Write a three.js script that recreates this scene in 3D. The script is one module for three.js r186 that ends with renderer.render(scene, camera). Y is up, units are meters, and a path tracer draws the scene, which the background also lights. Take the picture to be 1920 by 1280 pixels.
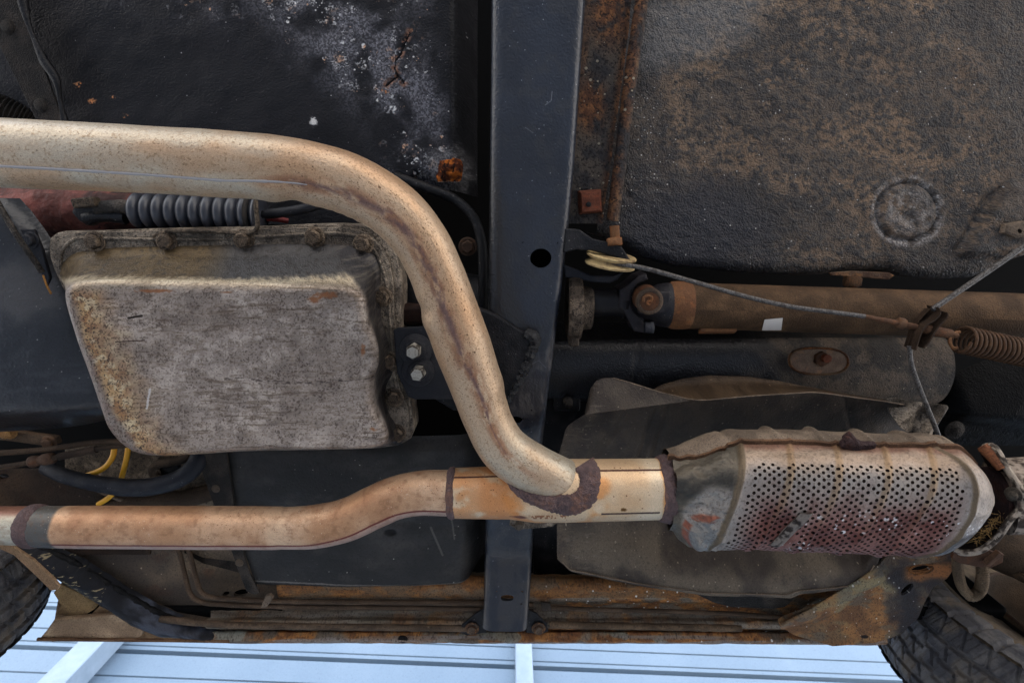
import * as THREE from 'three';
import { mergeGeometries } from 'three/addons/utils/BufferGeometryUtils.js';
import { RoundedBoxGeometry } from 'three/addons/geometries/RoundedBoxGeometry.js';

// ---------------------------------------------------------------- camera, sky, sun, exposure
const F = 1088, TILT = Math.atan(240 / 1088), SN = Math.sin(TILT), CS = Math.cos(TILT);
const scene = new THREE.Scene();
const EYE = new THREE.Vector3(0, 0.95, 0);                 // under a car that stands on a lift, looking up at it
const camera = new THREE.PerspectiveCamera(2 * Math.atan(640 / F) * 180 / Math.PI, 1.5, 0.05, 400);
camera.focus = 0.85; camera.userData.fStop = 9;
camera.position.copy(EYE); camera.up.set(0, 0, 1); camera.lookAt(0, EYE.y + CS, -SN);
const renderer = new THREE.WebGLRenderer();
renderer.toneMapping = THREE.LinearToneMapping;
renderer.toneMappingExposure = 6.3;
renderer.shadowMap.enabled = true;
{
  const W = 512, H = 256, d = new Float32Array(W * H * 4);
  for (let j = 0; j < H; j++) for (let i = 0; i < W; i++) {
    const el = ((j + 0.5) / H - 0.5) * Math.PI, k = (j * W + i) * 4, s = Math.max(0, Math.sin(el));
    const w = Math.exp(-s * 3.2);                          // pale at the horizon, blue overhead
    let r = 0.42 + 0.42 * w, g = 0.52 + 0.36 * w, b = 0.76 + 0.14 * w;
    if (el < 0) { r = 0.2; g = 0.19; b = 0.17; }
    d[k] = r * 0.74; d[k + 1] = g * 0.74; d[k + 2] = b * 0.74; d[k + 3] = 1;
  }
  const t = new THREE.DataTexture(d, W, H, THREE.RGBAFormat, THREE.FloatType);
  t.mapping = THREE.EquirectangularReflectionMapping; t.magFilter = THREE.LinearFilter; t.needsUpdate = true;
  scene.background = t; scene.environment = t;
}
const sun = new THREE.DirectionalLight(0xfff0de, 4.2);
sun.position.set(0.32 * 20, 0.74 * 20, -0.6 * 20); sun.castShadow = true;
sun.shadow.mapSize.set(2048, 2048); sun.shadow.radius = 2;
Object.assign(sun.shadow.camera, { left: -9, right: 9, top: 9, bottom: -9, near: 1, far: 60 });
scene.add(sun); scene.add(sun.target);

// ---------------------------------------------------------------- helpers
const V3 = (x, y, z) => new THREE.Vector3(x, y, z);
// a point on the level plane h above the eye, met by the sight line through (u, v) of the 1920 x 1280 photograph
function A(u, v, h) { const a = (u - 960) / F, b = (640 - v) / F, dy = b * SN + CS, t = h / dy; return V3(a * t, EYE.y + h, (b * CS - SN) * t); }
function UV(x, z, h) { const d = h * CS - z * SN, up = h * SN + z * CS; return [960 + F * x / d, 640 - F * up / d]; }
const depthAt = (v, h) => h / ((640 - v) / F * SN + CS);
const rad = (px, v, h) => px * depthAt(v, h) / F;          // the size in metres of px at that place
let seed = 7; const rnd = () => { seed |= 0; seed = seed + 0x6D2B79F5 | 0; let t = Math.imul(seed ^ seed >>> 15, 1 | seed); t = t + Math.imul(t ^ t >>> 7, 61 | t) ^ t; return ((t ^ t >>> 14) >>> 0) / 4294967296; };
const NT = new Float32Array(65536); for (let i = 0; i < 65536; i++) NT[i] = rnd();
function vn(x, y) {
  const xi = Math.floor(x), yi = Math.floor(y); let fx = x - xi, fy = y - yi; fx = fx * fx * (3 - 2 * fx); fy = fy * fy * (3 - 2 * fy);
  const a = xi & 255, b = (xi + 1) & 255, c = (yi & 255) << 8, d = ((yi + 1) & 255) << 8;
  const p = NT[a | c], q = NT[b | c], r = NT[a | d], s = NT[b | d];
  return p + (q - p) * fx + (r - p + (p - q - r + s) * fx) * fy;
}
function fbm(x, y, o = 4) { let s = 0, a = 0.5, n = 0; for (let i = 0; i < o; i++) { s += a * vn(x, y); n += a; a *= 0.5; const t = x * 1.6 - y * 1.2 + 17.3; y = x * 1.2 + y * 1.6 + 5.1; x = t; } return s / n; }
const clamp = (x, a = 0, b = 1) => x < a ? a : x > b ? b : x;
const ss = (a, b, x) => { const t = clamp((x - a) / (b - a)); return t * t * (3 - 2 * t); };
const lerp = (a, b, t) => a + (b - a) * t;
const mix = (a, b, t) => { t = clamp(t); return [a[0] + (b[0] - a[0]) * t, a[1] + (b[1] - a[1]) * t, a[2] + (b[2] - a[2]) * t]; };
function dots(x, y, dens, r0, r1) {                        // scattered specks, at most one per unit cell
  const xi = Math.floor(x), yi = Math.floor(y), k = (xi * 7 & 255) | ((yi * 13 & 255) << 8);
  if (NT[k] > dens) return 0;
  const cx = xi + 0.3 + 0.4 * NT[(k + 91) & 65535], cy = yi + 0.3 + 0.4 * NT[(k + 577) & 65535], r = r0 + (r1 - r0) * NT[(k + 1301) & 65535] ** 2;
  return 1 - ss(r * 0.6, r, Math.hypot(x - cx, y - cy));
}
function segd(x, y, P) { let m = 1e9; for (let i = 1; i < P.length; i++) { const [ax, ay] = P[i - 1], [bx, by] = P[i], dx = bx - ax, dy = by - ay, t = clamp(((x - ax) * dx + (y - ay) * dy) / (dx * dx + dy * dy)); m = Math.min(m, Math.hypot(x - ax - dx * t, y - ay - dy * t)); } return m; }
const pw = (P, x) => { if (x <= P[0][0]) return P[0][1]; for (let i = 1; i < P.length; i++) if (x <= P[i][0]) { const t = (x - P[i - 1][0]) / (P[i][0] - P[i - 1][0]); return lerp(P[i - 1][1], P[i][1], t * t * (3 - 2 * t)); } return P[P.length - 1][1]; };
const lin = (P, x) => { if (x <= P[0][0]) return P[0][1]; for (let i = 1; i < P.length; i++) if (x <= P[i][0]) return lerp(P[i - 1][1], P[i][1], (x - P[i - 1][0]) / (P[i][0] - P[i - 1][0])); return P[P.length - 1][1]; };

// textures: fn(s, t, o) sets o.c (sRGB 0..255), o.r roughness, o.m metalness, o.h height
function paint(W, H, fn) {
  const a = new Uint8Array(W * H * 4), b = new Uint8Array(W * H * 4), o = { c: [128, 128, 128], r: 0.6, m: 0, h: 0.5 };
  for (let j = 0; j < H; j++) for (let i = 0; i < W; i++) {
    o.r = 0.6; o.m = 0; o.h = 0.5; fn((i + 0.5) / W, (j + 0.5) / H, o);
    const k = (j * W + i) * 4, gr = 1 + (o.g ?? 0.24) * (NT[(i * 7919 + j * 104729 + (i * j) % 251) & 65535] - 0.5); o.c = [o.c[0] * gr, o.c[1] * gr, o.c[2] * gr]; o.h += 0.25 * (gr - 1);
    a[k] = clamp(o.c[0], 0, 255); a[k + 1] = clamp(o.c[1], 0, 255); a[k + 2] = clamp(o.c[2], 0, 255); a[k + 3] = 255;
    b[k] = clamp(o.h) * 255; b[k + 1] = clamp(o.r) * 255; b[k + 2] = clamp(o.m) * 255; b[k + 3] = 255;
  }
  const mk = (d, srgb) => { const t = new THREE.DataTexture(d, W, H); t.magFilter = THREE.LinearFilter; t.minFilter = THREE.LinearFilter; t.wrapS = t.wrapT = THREE.MirroredRepeatWrapping; if (srgb) t.colorSpace = THREE.SRGBColorSpace; t.needsUpdate = true; return t; };
  return [mk(a, true), mk(b, false)];
}
function skin([map, orm], bump = 0.002, extra = {}) {
  return new THREE.MeshPhysicalMaterial({ map, roughnessMap: orm, metalnessMap: orm, bumpMap: orm, bumpScale: bump, roughness: 1, metalness: 1, specularIntensity: 0.35, side: THREE.DoubleSide, ...extra });
}
function tile(size, W, fn, bump, extra) {                  // a tiling skin, uv in metres; fn gets metres
  const p = paint(W, W, (s, t, o) => fn(s * size, t * size, o));
  for (const t of p) t.repeat.set(1 / size, 1 / size);
  return skin(p, bump, extra);
}
function tinted(m, hex, extra = {}) { const c = m.clone(); c.color.set(hex); Object.assign(c, extra); return c; }
function planar(h, box, W, H, fn, bump, extra) {           // a skin laid flat on a level panel; fn gets the panel place as (u, v)
  const c = [A(box[0], box[1], h), A(box[2], box[1], h), A(box[0], box[3], h), A(box[2], box[3], h)];
  const x0 = Math.min(...c.map(p => p.x)), x1 = Math.max(...c.map(p => p.x)), z0 = Math.min(...c.map(p => p.z)), z1 = Math.max(...c.map(p => p.z));
  const p = paint(W, H, (s, t, o) => { const [u, v] = UV(x0 + s * (x1 - x0), z0 + t * (z1 - z0), h); fn(u, v, o); });
  const m = skin(p, bump, extra); m.userData.flat = [x0, z0, x1 - x0, z1 - z0]; return m;
}
function flatUV(g, m) { const [x0, z0, w, d] = m.userData.flat, p = g.attributes.position, uv = new Float32Array(p.count * 2); for (let i = 0; i < p.count; i++) { uv[2 * i] = (p.getX(i) - x0) / w; uv[2 * i + 1] = (p.getZ(i) - z0) / d; } g.setAttribute('uv', new THREE.BufferAttribute(uv, 2)); return g; }
function boxUV(g0) {                                       // uv in metres by the main direction of each face
  const g = g0.index ? g0.toNonIndexed() : g0; if (!g.attributes.normal) g.computeVertexNormals();
  const p = g.attributes.position, uv = new Float32Array(p.count * 2), a = V3(), b = V3(), c = V3();
  for (let i = 0; i < p.count; i += 3) {
    a.fromBufferAttribute(p, i); b.fromBufferAttribute(p, i + 1); c.fromBufferAttribute(p, i + 2);
    const n = b.clone().sub(a).cross(c.clone().sub(a)), x = Math.abs(n.x), y = Math.abs(n.y), z = Math.abs(n.z);
    [a, b, c].forEach((q, k) => { const w = y >= x && y >= z ? [q.x, q.z] : x >= z ? [q.z + 0.37, q.y] : [q.x, q.y + 0.21]; uv[2 * (i + k)] = w[0] + 3; uv[2 * (i + k) + 1] = w[1] + 3; });
  }
  g.setAttribute('uv', new THREE.BufferAttribute(uv, 2)); return g;
}
// geometry
function grid(nu, nv, fn, loop = false) {
  const P = [], U = [], I = [];
  for (let j = 0; j <= nv; j++) for (let i = 0; i <= nu; i++) { const q = fn(i / nu, j / nv); P.push(q.x, q.y, q.z); U.push(i / nu, j / nv); }
  const n = nu + 1;
  for (let j = 0; j < nv; j++) for (let i = 0; i < nu; i++) { const a = j * n + i; I.push(a, a + 1, a + n, a + 1, a + n + 1, a + n); }
  const g = new THREE.BufferGeometry(); g.setAttribute('position', new THREE.Float32BufferAttribute(P, 3)); g.setAttribute('uv', new THREE.Float32BufferAttribute(U, 2)); g.setIndex(I); g.computeVertexNormals();
  if (loop) { const N = g.attributes.normal; for (let j = 0; j <= nv; j++) { const a = j * n, b = j * n + nu, x = N.getX(a) + N.getX(b), y = N.getY(a) + N.getY(b), z = N.getZ(a) + N.getZ(b), l = Math.hypot(x, y, z) || 1; N.setXYZ(a, x / l, y / l, z / l); N.setXYZ(b, x / l, y / l, z / l); } }
  return g;
}
function sheet(nu, nv, fn, off = V3(0, 0.0016, 0)) {       // a bent sheet of metal with its thickness and its four edges
  const f2 = (s, t) => fn(s, t).clone().add(off);
  const e = [grid(nu, 1, (s, t) => (t ? f2 : fn)(s, 0)), grid(nu, 1, (s, t) => (t ? f2 : fn)(s, 1)), grid(nv, 1, (s, t) => (t ? f2 : fn)(0, s)), grid(nv, 1, (s, t) => (t ? f2 : fn)(1, s))];
  return mergeGeometries([grid(nu, nv, fn), grid(nu, nv, f2), ...e]);
}
function sweep(pts, r, { n = 80, seg = 20, cap = true, wave = null, straight = false } = {}) {   // uv: (length along 0..1, angle 0..1), angle 0 faces down
  const C = straight ? new THREE.LineCurve3(pts[0], pts[1]) : new THREE.CatmullRomCurve3(pts, false, 'centripetal');
  const L = C.getLength(), rf = typeof r === 'number' ? () => r : r, rows = [];
  for (let j = 0; j <= n; j++) {
    const t = j / n, p = C.getPointAt(t), T = C.getTangentAt(t), N = V3(0, -1, 0).addScaledVector(T, T.y);
    if (N.lengthSq() < 1e-4) N.set(1, 0, 0).addScaledVector(T, -T.x); N.normalize(); rows.push([p, T, N, V3().crossVectors(T, N), rf(t)]);
  }
  const g = grid(seg, n, (s, t) => { const [p, , N, B, R] = rows[Math.round(t * n)], a = s * 2 * Math.PI, q = wave ? R * wave(t, a) : R; return p.clone().addScaledVector(N, Math.cos(a) * q).addScaledVector(B, Math.sin(a) * q); }, true);
  const uv = g.attributes.uv; for (let i = 0; i < uv.count; i++) uv.setXY(i, uv.getY(i), uv.getX(i));
  g.userData = { L };
  if (!cap) return g;
  const caps = [0, n].map(j => { const [p, , N, B, R] = rows[j]; return grid(seg, 1, (s, t) => { const a = s * 2 * Math.PI; return p.clone().addScaledVector(N, Math.cos(a) * R * t).addScaledVector(B, Math.sin(a) * R * t); }); });
  return mergeGeometries([g, ...caps]);
}
function lenUV(g, len, circ) { const uv = g.attributes.uv; for (let i = 0; i < uv.count; i++) uv.setXY(i, uv.getX(i) * len, uv.getY(i) * circ); return g; }
function tube(pts, r, o = {}) { const g = sweep(pts, r, o), L = new THREE.CatmullRomCurve3(pts).getLength(); return lenUV(g, L, 2 * Math.PI * (typeof r === 'number' ? r : r(0.5))); }
function closedPts(P, n) { return new THREE.CatmullRomCurve3(P.map(p => V3(p[0], p[1], 0)), true, 'centripetal', 0.5).getSpacedPoints(n).slice(0, n); }
function plate(out, h, th, { bevel = 0.0015, holes = [], smooth = 0, bend = null, seg = 2 } = {}) {   // a level plate: outline in (u, v), its lower face at h
  const w = (q) => { const a = A(q[0], q[1], h); return new THREE.Vector2(a.x, a.z); };
  const pts = smooth ? closedPts(out, smooth).map(p => w([p.x, p.y])) : out.map(w);
  const sh = new THREE.Shape(pts);
  for (const [u, v, rx, ry, rot = 0] of holes) { const hp = []; for (let i = 0; i < 28; i++) { const a = i / 28 * Math.PI * 2, x = Math.cos(a) * rx, y = Math.sin(a) * ry; hp.push(w([u + x * Math.cos(rot) - y * Math.sin(rot), v + x * Math.sin(rot) + y * Math.cos(rot)])); } sh.holes.push(new THREE.Path(hp)); }
  const g = new THREE.ExtrudeGeometry(sh, { depth: Math.max(1e-4, th - 2 * bevel), bevelEnabled: bevel > 0, bevelThickness: bevel, bevelSize: bevel, bevelOffset: -bevel, bevelSegments: seg, curveSegments: 12 });
  const p = g.attributes.position, n = g.attributes.normal;
  for (let i = 0; i < p.count; i++) { const x = p.getX(i), z = p.getY(i), e = p.getZ(i) + bevel; p.setXYZ(i, x, EYE.y + h + e + (bend ? bend(x, z) : 0), z); n.setXYZ(i, n.getX(i), n.getZ(i), n.getY(i)); }
  for (let i = 0; i < p.count; i += 3) for (const at of [p, n]) { const x = at.getX(i), y = at.getY(i), z = at.getZ(i); at.setXYZ(i, at.getX(i + 1), at.getY(i + 1), at.getZ(i + 1)); at.setXYZ(i + 1, x, y, z); }
  return boxUV(g);
}
function lathe(profile, axis, at, seg = 40) {              // profile [[radius, along], ...] turned about axis through at
  const g = new THREE.LatheGeometry(profile.map(p => new THREE.Vector2(p[0], p[1])), seg);
  g.applyQuaternion(new THREE.Quaternion().setFromUnitVectors(V3(0, 1, 0), axis.clone().normalize())); g.translate(at.x, at.y, at.z);
  return g;
}
function rbox(w, h, d, r, at, rot) { const g = new RoundedBoxGeometry(w, h, d, 2, r); if (rot) g.applyMatrix4(new THREE.Matrix4().makeRotationFromEuler(rot)); g.translate(at.x, at.y, at.z); return boxUV(g); }
function hexHead(r, hh, flange = 0) {                      // a bolt head that points down, its seat at y = 0
  const parts = [];
  const head = new THREE.CylinderGeometry(r, r, hh * 0.8, 6); head.translate(0, -hh * 0.4 - 0.0005, 0); parts.push(head.toNonIndexed());
  const top = new THREE.CylinderGeometry(r, r * 0.8, hh * 0.2, 6); top.translate(0, -hh * 0.9 - 0.0005, 0); parts.push(top.toNonIndexed());
  if (flange) { const f = new THREE.LatheGeometry([[0, -0.0004], [flange * 0.75, -hh * 0.3], [flange * 0.97, -hh * 0.17], [flange, -hh * 0.08], [flange, 0]].map(p => new THREE.Vector2(...p)), 24); parts.push(f.toNonIndexed()); }
  return boxUV(mergeGeometries(parts));
}
function jitter(g, amp, fr) { const p = g.attributes.position; for (let i = 0; i < p.count; i++) { const x = p.getX(i), y = p.getY(i), z = p.getZ(i); p.setXYZ(i, x + amp * (fbm(y * fr + 3, z * fr) - 0.5), y + amp * 2 * (fbm(x * fr, z * fr + 9) - 0.5), z + amp * (fbm(x * fr + 5, y * fr) - 0.5)); } g.computeVertexNormals(); return g; }
// objects
const used = {};
function numbered(name) { const k = used[name] = (used[name] ?? -1) + 1; return k ? name + '_' + String(k).padStart(3, '0') : name; }
const things = [];
function tag(o, label, category, group) { o.userData = { label, category }; if (group) o.userData.group = group; return o; }
function thing(name, label, category, group) { const g = new THREE.Group(); g.name = numbered(name); tag(g, label, category, group); scene.add(g); things.push(g); return g; }
function part(parent, name, geo, mat, label) { const m = new THREE.Mesh(geo, mat); m.name = name; m.castShadow = m.receiveShadow = true; parent.add(m); if (label) m.userData.label = label; return m; }
function solo(name, label, category, geo, mat, group) { const m = part(scene, numbered(name), geo, mat); tag(m, label, category, group); things.push(m); return m; }
function put(mesh, at, q) { mesh.position.copy(at); if (q) mesh.quaternion.copy(q); return mesh; }
function settle() {                                        // moves every thing's origin to the middle of the thing
  for (const o of things) {
    o.updateMatrixWorld(true); const b = new THREE.Box3().setFromObject(o), c = b.getCenter(V3()).sub(o.position);
    if (o.isMesh) { o.geometry.translate(-c.x, -c.y, -c.z); for (const k of o.children) k.position.sub(c); } else for (const k of o.children) k.position.sub(c);
    o.position.add(c);
  }
}
// ---------------------------------------------------------------- shared skins
const M = {};
M.black = tile(0.5, 768, (x, y, o) => { const n = fbm(x * 60, y * 60, 5), f = fbm(x * 700, y * 700, 2), d = fbm(x * 14 + 3, y * 14, 4); o.c = mix([17, 17, 19], [38, 36, 36], ss(0.42, 0.75, n * 0.6 + d * 0.4)); if (dots(x * 260, y * 260, 0.04, 0.1, 0.3) > 0.5) o.c = [120, 116, 112]; o.r = 0.36 + 0.2 * n; o.h = 0.35 * f + 0.4 * n; }, 0.0022, { specularIntensity: 0.4 });
M.satin = tile(0.5, 512, (x, y, o) => { const n = fbm(x * 50, y * 50, 4), f = fbm(x * 500, y * 500, 2); o.c = mix([34, 35, 40], [50, 50, 52], ss(0.4, 0.75, n)); if (dots(x * 240, y * 240, 0.05, 0.08, 0.22) > 0.4) o.c = [128, 124, 122]; o.r = 0.42 + 0.16 * n; o.h = 0.3 * f + 0.25 * n; }, 0.0014);
M.grime = tile(0.5, 768, (x, y, o) => { const n = fbm(x * 40, y * 40, 5), f = fbm(x * 900, y * 900, 2); o.c = mix([36, 34, 32], [70, 63, 56], ss(0.3, 0.75, n)); o.c = mix(o.c, [22, 20, 20], ss(0.55, 0.9, f) * 0.6); o.r = 0.75; o.h = f * 0.7 + n * 0.3; }, 0.003);
M.dust = tile(0.5, 768, (x, y, o) => { const n = fbm(x * 30, y * 30, 5), f = fbm(x * 800, y * 800, 2); o.c = mix([84, 72, 60], [118, 102, 86], ss(0.3, 0.75, n)); o.c = mix(o.c, [48, 42, 38], ss(0.5, 0.95, f) * 0.65); o.c = mix(o.c, [160, 150, 134], dots(x * 200, y * 200, 0.07, 0.06, 0.22) * 0.7); o.r = 0.8; o.h = f * 0.6 + n * 0.4; }, 0.0016);
M.rust = tile(0.4, 768, (x, y, o) => { const n = fbm(x * 26, y * 26, 5), m = fbm(x * 70 + 9, y * 70, 4), f = fbm(x * 850, y * 850, 2); o.c = mix([70, 50, 38], [116, 82, 54], ss(0.3, 0.7, n)); o.c = mix(o.c, [146, 98, 56], ss(0.54, 0.78, m) * 0.8); o.c = mix(o.c, [88, 82, 72], ss(0.54, 0.74, fbm(x * 18 + 40, y * 18, 4)) * 0.8); o.c = mix(o.c, [40, 30, 26], ss(0.5, 0.9, f) * 0.7); o.r = 0.85; o.h = f * 0.5 + m * 0.5; }, 0.003);
M.oily = tile(0.4, 768, (x, y, o) => { const n = fbm(x * 50, y * 50, 4), f = fbm(x * 800, y * 800, 2), g = fbm(x * 210, y * 210, 3); o.c = mix([86, 77, 67], [140, 127, 111], ss(0.3, 0.75, n)); o.c = mix(o.c, [36, 32, 28], ss(0.42, 0.8, 0.5 * f + 0.5 * g) * 0.8); o.r = 0.55 + 0.25 * f; o.m = 0.2; o.h = f * 0.7; }, 0.003);
M.brown = tile(0.3, 384, (x, y, o) => { const n = fbm(x * 60, y * 60, 4), f = fbm(x * 900, y * 900, 2); o.c = mix([98, 79, 65], [124, 103, 84], ss(0.25, 0.75, n)); o.c = mix(o.c, [60, 46, 38], ss(0.5, 0.95, f) * 0.5); o.c = mix(o.c, [140, 100, 70], ss(0.6, 0.8, fbm(x * 120 + 3, y * 120, 3)) * 0.5); o.r = 0.75; o.h = f * 0.5 + n * 0.5; }, 0.001);
M.weld = tile(0.2, 512, (x, y, o) => { const n = fbm(x * 120, y * 120, 4), f = fbm(x * 900, y * 900, 2); o.c = mix([70, 57, 57], [104, 84, 80], n); o.c = mix(o.c, [116, 80, 62], ss(0.6, 0.8, fbm(x * 60, y * 60 + 7)) * 0.6); o.r = 0.75; o.h = f * 0.5 + n * 0.5; }, 0.004);
M.alu = tile(0.2, 512, (x, y, o) => { const n = fbm(x * 140, y * 140, 4); o.c = mix([158, 152, 140], [62, 56, 50], ss(0.4, 0.7, n)); o.r = 0.45 + 0.3 * n; o.m = 0.25; o.h = n; }, 0.002);
M.rubber = new THREE.MeshStandardMaterial({ color: new THREE.Color().setRGB(0.022, 0.024, 0.031), roughness: 0.38, side: THREE.DoubleSide });
M.clay = tile(0.4, 768, (x, y, o) => { const n = fbm(x * 24, y * 24, 5), f = fbm(x * 800, y * 800, 2); o.c = mix([136, 112, 88], [180, 153, 122], ss(0.3, 0.75, n)); o.c = mix(o.c, [66, 54, 42], ss(0.5, 0.95, f) * 0.6); o.r = 0.9; o.h = f * 0.5 + n * 0.5; }, 0.003);
M.cable = tile(0.1, 256, (x, y, o) => { const f = fbm(x * 700, y * 700, 3); o.c = mix([98, 95, 92], [62, 57, 53], ss(0.4, 0.65, f)); o.r = 0.5; o.m = 0.4; o.h = f; }, 0.0006);
M.yellow = new THREE.MeshStandardMaterial({ color: 0xd69a1c, roughness: 0.5 });
// ---------------------------------------------------------------- the setting: concrete yard, metal wall, the car's own body
{
  const concrete = tile(2, 512, (x, y, o) => { const n = fbm(x * 6, y * 6, 5), f = fbm(x * 90, y * 90, 3); o.c = mix([150, 149, 146], [184, 183, 179], n); o.c = mix(o.c, [112, 110, 106], ss(0.62, 0.8, f) * 0.7); o.r = 0.85; o.h = f; }, 0.002);
  const g = new THREE.PlaneGeometry(160, 160); g.rotateX(-Math.PI / 2); for (let i = 0; i < 4; i++) g.attributes.uv.setXY(i, g.attributes.uv.getX(i) * 160, g.attributes.uv.getY(i) * 160);
  const f = part(scene, 'ground', g, concrete); f.userData.kind = 'structure';

  // the wall beside the car: ribbed panels on two square posts, seen past the sill
  const metal = tile(1.5, 512, (x, y, o) => { const n = fbm(x * 5, y * 1.2, 4), f = fbm(x * 160, y * 160, 3); o.c = mix([128, 146, 160], [140, 157, 170], n); o.c = mix(o.c, [104, 118, 130], ss(0.66, 0.8, f) * 0.3); o.r = 0.45; o.h = n; o.g = 0.05; }, 0.0005);
  const wall = thing('metal_wall', 'pale blue ribbed metal wall seen past the lower edge of the car', 'wall');
  const yaw = 0.047, wz = -2.3, turn = new THREE.Matrix4().makeRotationY(yaw).setPosition(0, 0, wz);
  const pitch = 0.3, prof = [[0, 0], [0.084, 0], [0.088, -0.034], [0.112, -0.034], [0.116, 0], [0.140, 0], [0.143, -0.008], [0.147, -0.008], [0.150, 0], [0.235, 0], [0.238, -0.01], [0.243, -0.01], [0.246, 0], [0.3, 0]];
  for (let k = 0; k < 16; k++) {
    const y0 = k * pitch + 0.13, P = prof.map(([y, d]) => [y0 + y, d]);
    const gg = sheet(1, P.length - 1, (s, t) => { const q = P[Math.round(t * (P.length - 1))]; return V3(-5 + 10 * s, q[0], q[1]); }, V3(0, 0, -0.003));
    gg.computeVertexNormals(); gg.applyMatrix4(turn); part(wall, 'siding_panel', boxUV(toFlat(gg)), metal);
  }
  function toFlat(q) { const n = q.toNonIndexed(); n.computeVertexNormals(); return n; }
  const galv = tile(0.6, 512, (x, y, o) => { const n = fbm(x * 22, y * 22, 4); o.c = mix([150, 164, 174], [176, 188, 196], n); o.r = 0.4; o.m = 0.15; o.h = n; o.g = 0.06; }, 0.0004);
  const post = (x, z, w) => { const q = new RoundedBoxGeometry(w, 4.9, w, 2, 0.006); q.rotateY(yaw); q.translate(x, 2.45, z); return boxUV(q); };
  solo('steel_post', 'square galvanised post at lower left, leaning in the picture', 'post', post(-2.06, -2.1, 0.12), galv, 'posts of the metal wall');
  solo('steel_post', 'slim upright galvanised post below the crossmember end', 'post', post(0.06, -2.24, 0.085), galv, 'posts of the metal wall');
  // body of the car: floor and skin that keep the light of the sky away from the underside
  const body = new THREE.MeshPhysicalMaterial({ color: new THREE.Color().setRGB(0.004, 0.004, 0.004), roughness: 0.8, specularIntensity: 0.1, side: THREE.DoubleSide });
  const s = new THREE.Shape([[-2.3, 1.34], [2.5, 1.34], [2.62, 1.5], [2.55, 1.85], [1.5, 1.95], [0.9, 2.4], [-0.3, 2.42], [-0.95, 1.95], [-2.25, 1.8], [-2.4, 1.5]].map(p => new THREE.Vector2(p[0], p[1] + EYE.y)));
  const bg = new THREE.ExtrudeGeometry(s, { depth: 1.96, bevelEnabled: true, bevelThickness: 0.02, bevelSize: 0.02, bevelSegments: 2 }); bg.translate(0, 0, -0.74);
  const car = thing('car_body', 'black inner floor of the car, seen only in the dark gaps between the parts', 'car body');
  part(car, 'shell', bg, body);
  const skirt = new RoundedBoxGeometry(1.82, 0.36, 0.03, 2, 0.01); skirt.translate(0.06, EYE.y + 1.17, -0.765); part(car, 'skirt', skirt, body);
  const skirt2 = new RoundedBoxGeometry(2.6, 0.34, 0.03, 2, 0.01); skirt2.translate(0.1, EYE.y + 1.1, 1.22); part(car, 'skirt', skirt2, body);
}
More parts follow.
